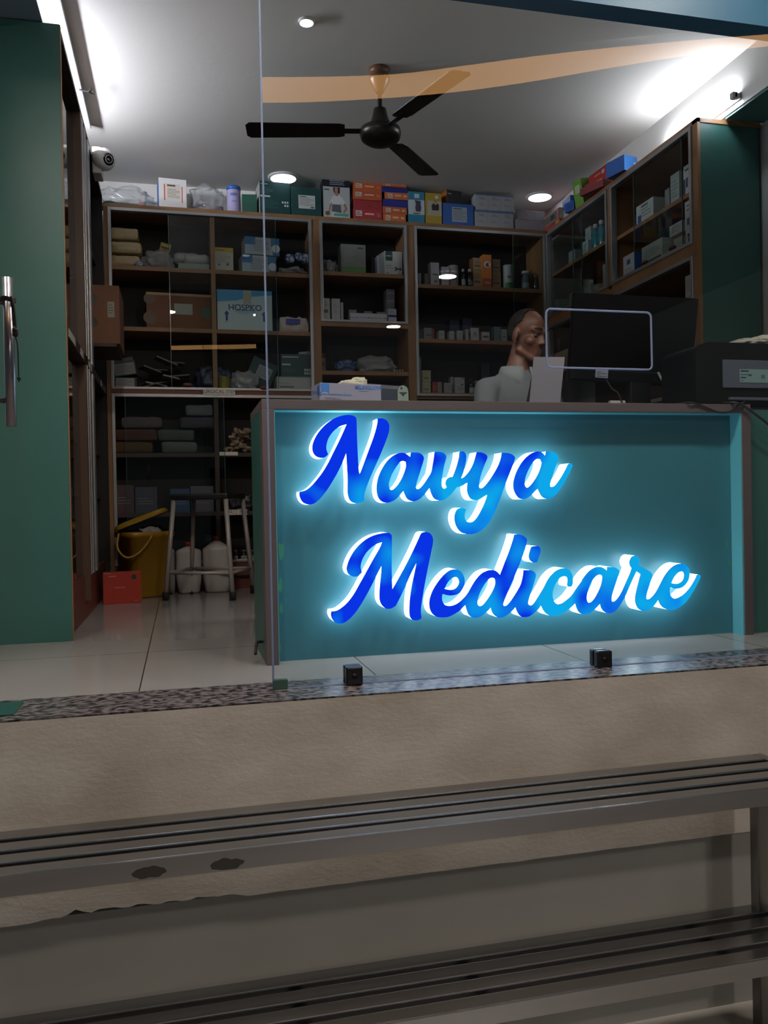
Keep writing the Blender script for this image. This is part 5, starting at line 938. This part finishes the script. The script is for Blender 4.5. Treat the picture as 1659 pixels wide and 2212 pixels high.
def jerry(label, x0, x1, ysh, ytop, Y, cap, yb=None):
    a, b = AY(x0, 1240, Y).x, AY(x1, 1240, Y).x; zs_ = AY((x0+x1)/2, ysh, Y).z; zt_ = AY((x0+x1)/2, ytop, Y).z; c = ((a+b)/2, Y, 0); wd = (b-a)/2
    t = thing('jerrycan', label, 'jerrycan', c, 'white jerrycans'); bm = nb(); prev = None
    for r, z in ((.72, 0.001), (.84, .012), (1, zs_*.35), (1, zs_), (.92, zs_+.015), (.42, zs_+.8*(zt_-zs_)), (.25, zt_-.004), (.25, zt_)):
        cur = [bm.verts.new((c[0]+wd*r*math.copysign(abs(math.cos(k*math.pi/12))**.5, math.cos(k*math.pi/12)), Y+.085*min(1, r*1.15)*math.copysign(abs(math.sin(k*math.pi/12))**.5, math.sin(k*math.pi/12)), z)) for k in range(24)]
        if prev:
            for k in range(24):
                f = bm.faces.new((prev[k], prev[(k+1) % 24], cur[(k+1) % 24], cur[k])); f.smooth = True
        else: bm.faces.new(cur[::-1])
        prev = cur
    bm.faces.new(prev); part('body', bm, mat('milky_plastic', 'a8a4a2', .45), t)
    bm = nb(); lathe(bm, [(.024, zt_), (.025, zt_+.03), (.021, zt_+.034)], c, 16); part('cap', bm, P(cap), t)
jerry('white jerrycan with a bright red cap behind the stool', 380, 436, 1193, 1180, 6.09, '9a2224')
jerry('white jerrycan with sloping shoulders right of the red-capped one behind the stool', 438, 500, 1187, 1168, 6.08, '6e2226')
jerry('white jerrycan half hidden between the yellow bin and the stool leg', 362, 379, 1195, 1182, 6.12, '7c3030')
part('shelf', quick((a0+.03, a1-.03, YB+.016, 6.53, .185, .2)), WOODD, A)
for i, (x0, x1) in enumerate([(505, 515), (519, 535), (538, 550)]):
    bottle('dark white-labelled bottle, %s of three on the lowest shelf behind the stool' % ('left', 'middle', 'right')[i], x0, x1, 1188, .2, 6.235, '1a1618', '6a6a70', ('9a968e', .04, .5), 'bottles on the lowest shelf', neck=.55, shoulder=.7)
bm = nb(); lathe(bm, [(.045, 0), (.05, .01), (.05, .17), (.03, .19), (.02, .2)], (.20, 6.31, .2), 20); solo('drum', bm, P('24384a'), 'dark blue container behind the jerrycans on the lowest shelf', 'container')

# ================================================================ things on the counter
CT = ct_top+.0004
gb = carton('glove_box', 'white and blue glove dispenser carton printed MILKIGLOVE on the counter', .683, 3.335, CT, .262, .13, .088, '8f8da2',
            [('F', .015, .15, .62, .98, '3a78c4'), ('poly', [(.015, .62), (.15, .62), (.15, .56), (.082, .62), (.015, .56)], '3a78c4'), ('F', 0, .02, .4, .58, '2a62b0'), ('txt', 'MILKIGLOVE', .79, .83, .021, '2f6fc0', .0006), ('F', .63, .79, .665, .68, '3a6ab0'), ('txt', 'Latex Examination Gloves', .255, .49, .0125, '3f80c8', .0002), ('lines', 'F', .08, .34, .06, .36, 5, '77758a'), ('disc', 'F', .42, .14, .006, '3a5a9a'), ('F', .475, .515, .14, .17, '4a4a5a'), ('F', .553, .558, .05, .24, '3a3a48'), ('disc', 'F', .62, .1, .004, '3a3a48'), ('F', .86, .96, .09, .18, '4a78b8'), ('lines', 'F', .69, .82, .08, .22, 2, 'a2a0b2'),
             ('L', .74, .95, .45, .9, '2f66ac'), ('lines', 'L', .1, .6, .6, .85, 2, '7a9ac8'), ('lines', 'L', .1, .9, .1, .35, 3, '8a98b8')], R3(7), None, 'glove box')
bm = nb(); lump(bm, (.70, 3.40, CT+.086), (.055, .03, .014), 61, .25, 2.5); lump(bm, (.73, 3.40, CT+.086), (.035, .025, .022), 62, .2, 2); solo('latex_gloves', bm, mat('latex', 'b9b4a2', .6), 'cream latex gloves bulging from the top of the glove carton', 'gloves')
dv_ = thing('card_machine', 'dark navy machine with a rounded top and pale emblem behind the glove carton', 'machine', (.86, 3.5, CT))
bm = nb(); a, b = AY(752, 845, 3.5).x, AY(885, 845, 3.5).x; zt = AY(830, 825, 3.5).z; box(bm, a, b, 3.5, 3.62, CT, zt, 0, .02)
for v in bm.verts:
    if v.co.z > CT+.06: v.co.z -= .016*((v.co.x-a)/(b-a))**2
part('body', bm, mat('navy_plastic', '20263c', .3), dv_)
cq = AY(871, 845, 3.495); bm = nb(); v = [bm.verts.new((cq.x+.024*math.cos(t), 3.4985, cq.z-.004+.03*math.sin(t))) for t in [k*math.pi/12 for k in range(13)]]+[bm.verts.new((cq.x+x, 3.4985, CT+.006)) for x in (-.024, .024)]
bm.faces.new(v)
v = [bm.verts.new((cq.x+x, 3.498, cq.z+z)) for x, z in ((-.02, -.004), (.02, -.004), (.006, -.016), (0, -.024), (-.006, -.016))]; f = bm.faces.new(v); f.material_index = 1
v = [bm.verts.new((cq.x-.007+.005*math.cos(t), 3.498, cq.z+.013+.006*math.sin(t))) for t in [k*.63 for k in range(10)]]; f = bm.faces.new(v); f.material_index = 1
part('emblem', bm, [P('7d8c84'), P('24323a')], dv_, 'pale green rounded emblem sticker')
zz = CT
for i, (c, w_) in enumerate((('8a8290', 'lowest'), ('4a2628', 'second'), ('7a7480', 'third'), ('44262a', 'topmost'))):
    q = AY(1046, 855, 3.4); carton('notepad', '%s of the small notepads stacked left of the man on the counter' % w_, q.x+.003*i, 3.4+.004*i, zz, .066, .1, .008, c, (), R3(3*i-4), 'stacked notepads', 'notepad', bev=.001); zz += .0085
tp_ = thing('paper_card', 'blank white card standing on the counter before the man', 'card', (1.53, 3.26, CT))
bm = nb(); c4 = [AY(1153, 771, 3.225), AY(1220, 771, 3.225), AY(1209, 861, 3.29), AY(1143, 861, 3.29)]; c4[2].z = c4[3].z = CT
v = [bm.verts.new(p) for p in c4]; bm.faces.new(v); vb = [bm.verts.new(p+Vector((0, .0015, 0))) for p in c4]; bm.faces.new(vb[::-1])
for i in range(4): bm.faces.new((v[i], v[(i+1) % 4], vb[(i+1) % 4], vb[i]))
part('front_leaf', bm, mat('card_white', '9a99a6', .7), tp_)
bm = nb(); c5 = [c4[0]+Vector((0, .002, 0)), c4[1]+Vector((0, .002, 0)), Vector((c4[1].x-.0, 3.19, CT)), Vector((c4[0].x, 3.19, CT))]
c5 = [c4[0]+Vector((.01, .002, 0)), c4[1]+Vector((-.01, .002, 0)), Vector((c4[2].x-.01, 3.36, CT)), Vector((c4[3].x+.01, 3.36, CT))]
bm.faces.new([bm.verts.new(p) for p in c5]); part('back_leaf', bm, mat('card_white'), tp_)
# monitor seen from behind
mo = thing('monitor', 'black computer monitor seen from behind on the counter', 'monitor', (2.02, 3.52, CT))
MB = mat('monitor_black', '08090b', .45, spec=.25)
c = [AY(1240, 632, 3.5), AY(1510, 645, 3.5), AY(1493, 838, 3.6), AY(1226, 822, 3.6)]
bm = nb(); nrm = (c[1]-c[0]).cross(c[3]-c[0]).normalized()
if nrm.y < 0: nrm = -nrm
v = [bm.verts.new(p) for p in c]; vb = [bm.verts.new(p+nrm*.022) for p in c]; bm.faces.new(v); bm.faces.new(vb[::-1])
for i in range(4): bm.faces.new((v[i], v[(i+1) % 4], vb[(i+1) % 4], vb[i]))
bmesh.ops.bevel(bm, geom=bm.edges[:], offset=.004, segments=2, affect='EDGES'); part('screen', bm, MB, mo)
def on(u, v_): return c[0].lerp(c[1], u).lerp(c[3].lerp(c[2], u), v_)
bm = nb(); v = [bm.verts.new(on(u, w_)-nrm*.001) for u, w_ in ((.02, .84), (.98, .84), (.98, .98), (.02, .98))]; vb = [bm.verts.new(on(u, w_)-nrm*.014) for u, w_ in ((.04, .86), (.96, .86), (.96, .96), (.04, .96))]
bm.faces.new(vb)
for i in range(4): bm.faces.new((v[i], v[(i+1) % 4], vb[(i+1) % 4], vb[i]))
part('lower_housing', bm, MB, mo)
bm = nb(); v = [bm.verts.new(on(u, w_)-nrm*.0165) for u, w_ in ((.2, .84), (.3, .845), (.3, .945), (.2, .94))]; bm.faces.new(v)
for k in range(4):
    v = [bm.verts.new(on(u, w_)-nrm*.0172) for u, w_ in ((.21, .87+.018*k), (.24+.05*(k % 2), .87+.018*k), (.24+.05*(k % 2), .877+.018*k), (.21, .877+.018*k))]; f = bm.faces.new(v); f.material_index = 1
part('sticker', bm, [P('8c92a4'), P('4a5068')], mo, 'small pale printed sticker')
nk = AY(1378, 835, 3.61); bm = nb(); box(bm, nk.x-.055, nk.x+.055, 3.585, 3.62, CT+.012, nk.z+.1, 0, .008); part('stand_neck', bm, MB, mo)
bm = nb(); box(bm, nk.x-.13, nk.x+.13, 3.52, 3.675, CT, CT+.014, 0, .006); part('stand_base', bm, MB, mo)
bm = nb(); tube(bm, smooth_path([AY(1422, 805, 3.5), AY(1430, 820, 3.47), AY(1440, 830, 3.46), AY(1452, 836, 3.47), AY(1475, 850, 3.46), (AY(1500, 860, 3.44).x, 3.44, CT+.006)]), .006, 8); solo('white_cable', bm, P('77777a'), 'short pale plug cable hanging below the monitor', 'cable')
bm = nb(); tube(bm, smooth_path([on(.3, .97)-nrm*.01, AY(1322, 840, 3.5), AY(1335, 850, 3.48), (AY(1350, 858, 3.47).x, 3.47, CT+.004)]), .004, 6); solo('monitor_cable', bm, BLACKR, 'thin black cable looping under the monitor beside the stand', 'cable')
carton('document', 'white printed paper propped behind the stand of the monitor', AY(1335, 850, 3.62).x, 3.622, CT, .08, .02, .07, 'a6a6aa', [('lines', 'F', .1, .8, .2, .8, 5, '7a7a80')], 0, None, 'paper')
pr = thing('printer', 'black printer with a grey back panel at the right end of the counter', 'printer', (2.55, 3.4, CT))
part('countertop_extension', quick((2.42, 3.3, PY, 3.68, .972, ct_top)), GREYW, ct)
pz = AY(1600, 740, 3.2).z; px0 = AY(1500, 800, 3.2).x
bm = nb(); pl = [(px0, CT+.012), (px0+.01, CT+.001), (2.95, CT+.001), (2.95, pz), (px0+.075, pz), (px0+.035, pz-.012), (px0, pz-.035)]
v0 = [bm.verts.new((x, 3.2, z)) for x, z in pl]; v1 = [bm.verts.new((x, 3.46, z)) for x, z in pl]; bm.faces.new(v0[::-1]); bm.faces.new(v1)
for i in range(len(pl)): bm.faces.new((v0[i], v0[(i+1) % len(pl)], v1[(i+1) % len(pl)], v1[i]))
bmesh.ops.bevel(bm, geom=bm.edges[:], offset=.006, segments=2, affect='EDGES'); part('body', bm, mat('printer_black', '08090b', .5, spec=.25), pr)
a, b = AY(1560, 777, 3.2), AY(1560, 838, 3.2); bm = nb(); box(bm, a.x, 2.93, 3.192, 3.205, b.z, a.z, 0, .003); pn = part('back_panel', bm, mat('printer_grey', '464c5a', .5), pr, 'slate grey rear panel')
a, b = AY(1598, 797, 3.19), AY(1598, 826, 3.19); bm = nb(); box(bm, a.x, a.x+.19, 3.1905, 3.193, b.z, a.z)
for u0, u1, w0, w1 in ((.005, .045, .8, .92), (.005, .06, .58, .62), (.045, .06, .5, .56), (.005, .03, .33, .42), (.005, .02, .12, .15), (.11, .115, .3, .6), (.12, .125, .3, .6)): box(bm, a.x+u0, a.x+u1, 3.1897, 3.1906, b.z+(a.z-b.z)*w0, b.z+(a.z-b.z)*w1, 1)
part('type_label', bm, [P('6a8488'), P('2c3c42')], pn, 'pale blue-green type label')
bm = nb(); box(bm, AY(1575, 845, 3.19).x, 2.93, 3.185, 3.2, CT+.02, CT+.034, 0, .004); part('paper_tray_lip', bm, mat('printer_grey'), pr)
bm = nb(); q = AY(1595, 738, 3.3)
for i in range(5): lump(bm, (q.x+.06+.09*i, 3.33, pz+.0005), (.075, .09, .022+.009*i), 70+i, .18, 2)
solo('folded_cloth', bm, mat('grey_cloth', '8f8e86', .9), 'pale grey cloth heaped on top of the printer', 'cloth')
FR = CY-.006
bm = nb(); tube(bm, smooth_path([(AY(1480, 861, FR).x, PY+.05, CT+.006), (AY(1485, 862, FR).x, CY, CT+.004), AY(1505, 872, FR), AY(1530, 882, FR), AY(1552, 890, FR), AY(1575, 889, FR), AY(1592, 878, FR), AY(1608, 868, FR), (AY(1622, 866, FR).x, PY, CT+.006)]), .0035, 8); solo('cable', bm, BLACKR, 'thin black cable drooping over the top right corner of the counter frame', 'cable')
bm = nb(); tube(bm, smooth_path([(AY(1575, 862, FR).x, PY+.03, CT+.009), (AY(1582, 864, FR).x, CY-.004, CT+.006), AY(1605, 876, FR-.008), AY(1628, 892, FR-.012), AY(1662, 918, FR-.015), AY(1720, 965, FR)]), .0058, 8); solo('cable', bm, mat('cable_dark', '17181c', .5), 'thicker dark cable running down off the right end of the counter', 'cable')

# ================================================================ slatted steel rack before the plinth
rk = thing('steel_rack', 'two-tier slatted stainless steel bench rack standing against the stained plinth', 'bench', (.5, 2.3, -1.2))
X0, X1 = -1.0, 1.9
def tier(z, nm):
    ys = [(2.154, 2.208), (2.232, 2.288), (2.312, 2.37), (2.396, 2.455)]
    for i, (y0, y1) in enumerate(ys):
        part('slat', quick((X0+.03, X1-.03, y0, y1, z-.046, z), bev=.004), STEEL, rk)
    part('front_rail', quick((X0, X1, 2.15, 2.1536, z-.052, z-.001), bev=.001), STEEL, rk)
    part('end_rail', quick((X1-.03, X1, 2.15, 2.455, z-.05, z), bev=.003), STEEL, rk); part('end_rail', quick((X0, X0+.03, 2.15, 2.455, z-.05, z), bev=.003), STEEL, rk)
    for x in (.3, .82, 1.62): part('cross_bar', quick((x-.02, x+.02, 2.16, 2.45, z-.0515, z-.0465)), STEEL, rk)
tier(-.27, 'upper'); tier(-.78, 'lower')
for px, py in ((322, 1880), (490, 1862)):
    q = AY(px, py, 2.149); bm = nb(); bm.faces.new([bm.verts.new((q.x+.042*math.cos(a)*(1+.35*pnoise(Vector((a*2, px, 0)))), 2.1494, q.z-.006+.014*math.sin(a)*(1+.4*pnoise(Vector((px, a*2, 0)))))) for a in [k*.2618 for k in range(24)]]); part('smudge', bm, mat('dark_smudge', '5e5c5a', .45, .9), rk, 'dark smudge on the front rail')
for x in (X0+.026, X1-.026):
    for y in (2.176, 2.43):
        part('leg', quick((x-.025, x+.025, y-.022, y+.022, -1.2, -.29), bev=.004), mat('steel_upright', '8d8b88', .35, .9), rk)
# ================================================================ the man behind the counter
def remesh(items, vox, smooth_it=6):
    """one continuous skin grown round ellipsoids ('e',c,r,M) and tapered limbs ('c',a,b,ra,rb)"""
    bm = nb()
    for it in items:
        b2 = bmesh.new()
        if it[0] == 'e':
            bmesh.ops.create_icosphere(b2, subdivisions=3, radius=1); M = Matrix.Translation(it[1]) @ (it[3] if len(it) > 3 else Matrix.Identity(4)) @ Matrix.Diagonal((*it[2], 1)); merge(bm, b2, None, M)
        else:
            a, b, ra, rb = Vector(it[1]), Vector(it[2]), it[3], it[4]; n_ = 8
            for k in range(n_+1):
                t = k/n_; b2 = bmesh.new(); bmesh.ops.create_icosphere(b2, subdivisions=2, radius=ra+(rb-ra)*t); merge(bm, b2, None, Matrix.Translation(a.lerp(b, t)))
    me = bpy.data.meshes.new('t'); bm.to_mesh(me); bm.free(); o = bpy.data.objects.new('t', me); COL.objects.link(o)
    m = o.modifiers.new('r', 'REMESH'); m.mode = 'VOXEL'; m.voxel_size = vox; s = o.modifiers.new('s', 'SMOOTH'); s.factor = .5; s.iterations = smooth_it
    dg = bpy.context.evaluated_depsgraph_get(); m2 = bpy.data.meshes.new_from_object(o.evaluated_get(dg)); bpy.data.objects.remove(o); bpy.data.meshes.remove(me)
    b3 = bmesh.new(); b3.from_mesh(m2); bpy.data.meshes.remove(m2)
    for f in b3.faces: f.smooth = True
    return b3
YP = 3.92
HC = AY(1139, 726, YP)
hf = Vector((.47, -.85, -.24)).normalized(); hr = hf.cross(Vector((0, 0, 1))).normalized(); hu = hr.cross(hf)
HM = Matrix(((hr.x, hf.x, hu.x, HC.x), (hr.y, hf.y, hu.y, HC.y), (hr.z, hf.z, hu.z, HC.z), (0, 0, 0, 1))) @ Matrix.Diagonal((1.06, 1.06, 1.06, 1))   # local: x right, y forward, z up
HR = HM.to_3x3().to_4x4()
def h(x, y, z): return HM @ Vector((x, y, z))
NB = AY(1117, 812, YP+.02); NB = Vector((NB.x, NB.y, 1.265)); DZ = .05
tf = Vector((.22, -.975, 0)).normalized(); tr_ = tf.cross(Vector((0, 0, 1))).normalized()
def tb(x, y, z): return Vector((NB.x, NB.y, 0))+tr_*x+tf*y+Vector((0, 0, z+(.05 if z > .9 else 0)))
# tr_ points to the man's right; x<0 is his left
SHL, SHR = tb(-.185, 0, 1.105), tb(.185, 0, 1.105)
ELL_, ELR = tb(-.235, .05, .93), tb(.235, .05, .93)
WRL, WRR = tb(-.11, .22, .80), tb(.13, .22, .80)
def hand(w_, side):
    out = []; d = (tf*.95+tr_*(-side)*.1).normalized(); s = tr_*side; up_ = Vector((0, 0, 1)); p0 = w_+d*.02
    out.append(('e', w_+d*.055-up_*.004, (.04, .048, .015), Matrix(((s.x, d.x, 0, 0), (s.y, d.y, 0, 0), (s.z, d.z, 1, 0), (0, 0, 0, 1)))))
    for k, (off, ln_) in enumerate(((-.03, .062), (-.01, .072), (.011, .068), (.031, .052))):
        a = w_+d*.092+s*off; b = a+d*ln_*.45-up_*.004; c_ = b+d*ln_*.33-up_*.016; e_ = c_+d*ln_*.2-up_*.016
        out += [('c', a-d*.02, b, .0092, .0085), ('c', b, c_, .0085, .0078), ('c', c_, e_, .0078, .0066)]
    a = w_+d*.03-s*.03; b = a+d*.035-s*.022-up_*.006; c_ = b+d*.03-s*.006-up_*.006; out += [('c', a, b, .013, .0105), ('c', b, c_, .0105, .008)]
    return out
man = thing('person', 'man in a pale collared shirt behind the counter, looking down towards the monitor', 'person', (NB.x, NB.y, 0))
SK = mat('skin', '6b4636', .5, var=.5, vscale=14, vcol='5c3a2d')
items = [('e', h(0, -.012, .038), (.073, .093, .086), HR), ('e', h(0, .022, -.03), (.062, .07, .07), HR), ('e', h(0, .032, -.062), (.05, .052, .05), HR), ('e', h(0, .068, -.1), (.026, .022, .02), HR),
         ('c', h(0, .082, .024), h(0, .098, -.02), .0085, .0105), ('e', h(0, .1, -.026), (.01, .011, .009), HR), ('e', h(-.0115, .09, -.03), (.0075, .01, .0065), HR), ('e', h(.0115, .09, -.03), (.0075, .01, .0065), HR), ('c', h(-.03, .062, .008), h(-.03, .0725, .013), .0135, .0105), ('c', h(.03, .062, .008), h(.03, .0725, .013), .0135, .0105),
         ('c', h(-.046, .068, .03), h(-.012, .084, .027), .011, .0125), ('c', h(.046, .068, .03), h(.012, .084, .027), .011, .0125),
         ('e', h(-.042, .056, -.022), (.026, .026, .024), HR), ('e', h(.042, .056, -.022), (.026, .026, .024), HR), ('c', h(-.02, .082, -.0625), h(.02, .082, -.0625), .0065, .0065), ('c', h(-.016, .081, -.076), h(.016, .081, -.076), .0075, .0075),
         ('c', h(-.056, .01, -.07), h(-.02, .062, -.098), .02, .02), ('c', h(.056, .01, -.07), h(.02, .062, -.098), .02, .02),
         ('e', h(-.077, -.012, -.008), (.009, .022, .033), HR @ Matrix.Rotation(.25, 4, 'Z')), ('e', h(.077, -.012, -.008), (.009, .022, .033), HR @ Matrix.Rotation(-.25, 4, 'Z')), ('e', h(-.077, -.006, -.036), (.007, .011, .012), HR), ('e', h(.077, -.006, -.036), (.007, .011, .012), HR),
         ('c', h(0, -.02, -.06), NB, .054, .058), ('c', NB, tb(0, -.01, 1.12), .06, .1), ('c', tb(-.04, -.01, 1.155), SHL, .055, .05), ('c', tb(.04, -.01, 1.155), SHR, .055, .05),
         ('e', tb(0, 0, 1.06), (.155, .105, .16)), ('e', tb(0, 0, .9), (.145, .105, .17)), ('e', tb(0, 0, .77), (.155, .11, .12)),
         ('c', SHL, ELL_, .05, .04), ('c', ELL_, WRL, .038, .026), ('c', SHR, ELR, .05, .04), ('c', ELR, WRR, .038, .026)]
for sx in (-1, 1):
    items += [('c', tb(.085*sx, 0, .74), tb(.095*sx, .01, .42), .078, .056), ('c', tb(.095*sx, .01, .42), tb(.1*sx, -.02, .075), .054, .036), ('c', tb(.1*sx, -.03, .045), tb(.11*sx, .12, .035), .038, .03)]
items += hand(WRL, -1)+hand(WRR, 1)
body = part('body', remesh(items, .0062, 4), SK, man)
for sx in (-1, 1):
    bm = nb(); bmesh.ops.create_uvsphere(bm, u_segments=16, v_segments=10, radius=.0105)
    for f in bm.faces: f.smooth = True
    bm.transform(Matrix.Translation(h(.031*sx, .0725, .003))); part('eye', bm, mat('eye_dark', '241a16', .25), man)
    bm = nb(); tube(bm, [h(.05*sx, .072, .036), h(.034*sx, .0895, .0405), h(.014*sx, .0955, .037)], [.003, .0045, .004], 8); part('eyebrow', bm, mat('hair_dark', '120f0f', .8), man)
# short hair: cap over the crown, high forehead
bm = nb(); bmesh.ops.create_icosphere(bm, subdivisions=5, radius=1)
kill = []
for v in bm.verts:
    d = v.co.copy(); y, z, x = d.y, d.z, d.x
    line = .62-.55*max(0, -y)-(0.0 if y > .1 else .25)
    if y > .25: ok = z > .80+.15*(y-.25) and False or z > .93
    elif y > -.1: ok = z > .55+1.05*(y) if abs(x) < .6 else z > -.05+.9*(y+.1)
    else: ok = z > -.62
    if not ok: kill.append(v)
    v.co = Vector((d.x*.0765, d.y*.0965-.012, d.z*.0895+.038))*(1+.006*pnoise(d*22))
bmesh.ops.delete(bm, geom=kill, context='VERTS'); bmesh.ops.recalc_face_normals(bm, faces=bm.faces[:])
ex = bmesh.ops.solidify(bm, geom=bm.faces[:], thickness=.004)
for f in bm.faces: f.smooth = True
bm.transform(HM); part('hair', bm, mat('hair_dark'), man, 'short dark hair with a high forehead')
SHT = mat('shirt_cloth', '5c6266', .85, bump=.15, bscale=22)
items = [('c', NB-Vector((0, 0, .1)), tb(0, -.01, 1.1), .078, .112), ('c', tb(-.045, -.01, 1.135), SHL, .062, .063), ('c', tb(.045, -.01, 1.135), SHR, .062, .063), ('e', tb(0, 0, 1.06), (.17, .122, .17)), ('e', tb(0, 0, .9), (.163, .122, .18)), ('e', tb(0, 0, .78), (.168, .125, .1)),
         ('c', SHL, ELL_, .064, .056), ('c', SHR, ELR, .064, .056), ('c', ELL_, ELL_.lerp(WRL, .3), .054, .05), ('c', ELR, ELR.lerp(WRR, .3), .054, .05)]
part('shirt', remesh(items, .009, 6), SHT, man)
for sx in (-1, 1):                                    # two collar leaves
    bm = nb(); pts = []
    for t in [k/8 for k in range(9)]:
        an = math.pi*(.5-.97*t)-math.pi/2*0; ang = -math.pi/2+t*math.pi*.93
        cxy = Vector((math.cos(ang)*.084*sx, math.sin(ang)*.08, 0)); drop = .0+.025*t; flare = 1.0+.42*t
        pts.append((tb(cxy.x, cxy.y+.004, 1.238-.02*t), tb(cxy.x*1.16*(1+.22*t), cxy.y*1.2+.016*t, 1.195-.07*t*t-.012*t)))
    v = [(bm.verts.new(a), bm.verts.new(a.lerp(b, .5)+Vector((0, 0, .004))), bm.verts.new(b)) for a, b in pts]
    for i in range(8):
        for k in range(2): f = bm.faces.new((v[i][k], v[i+1][k], v[i+1][k+1], v[i][k+1])); f.smooth = True
    bmesh.ops.recalc_face_normals(bm, faces=bm.faces[:]); bmesh.ops.solidify(bm, geom=bm.faces[:], thickness=.003); part('collar', bm, mat('shirt_collar', '767c80', .85), man)
bm = nb(); box(bm, -.012, .012, -.002, .002, .8, 1.15, 0, .001)
items = [('e', tb(0, 0, .76), (.168, .12, .06))]
for sx in (-1, 1): items += [('c', tb(.085*sx, 0, .74), tb(.095*sx, .01, .42), .09, .07), ('c', tb(.095*sx, .01, .42), tb(.1*sx, -.02, .09), .07, .058)]
bm.free(); part('trousers', remesh(items, .011, 4), mat('trouser_cloth', '1e2028', .85), man)
for sx in (-1, 1):
    part('shoe', remesh([('c', tb(.1*sx, -.04, .044), tb(.112*sx, .14, .036), .043, .034)], .01, 3), BLACK, man)
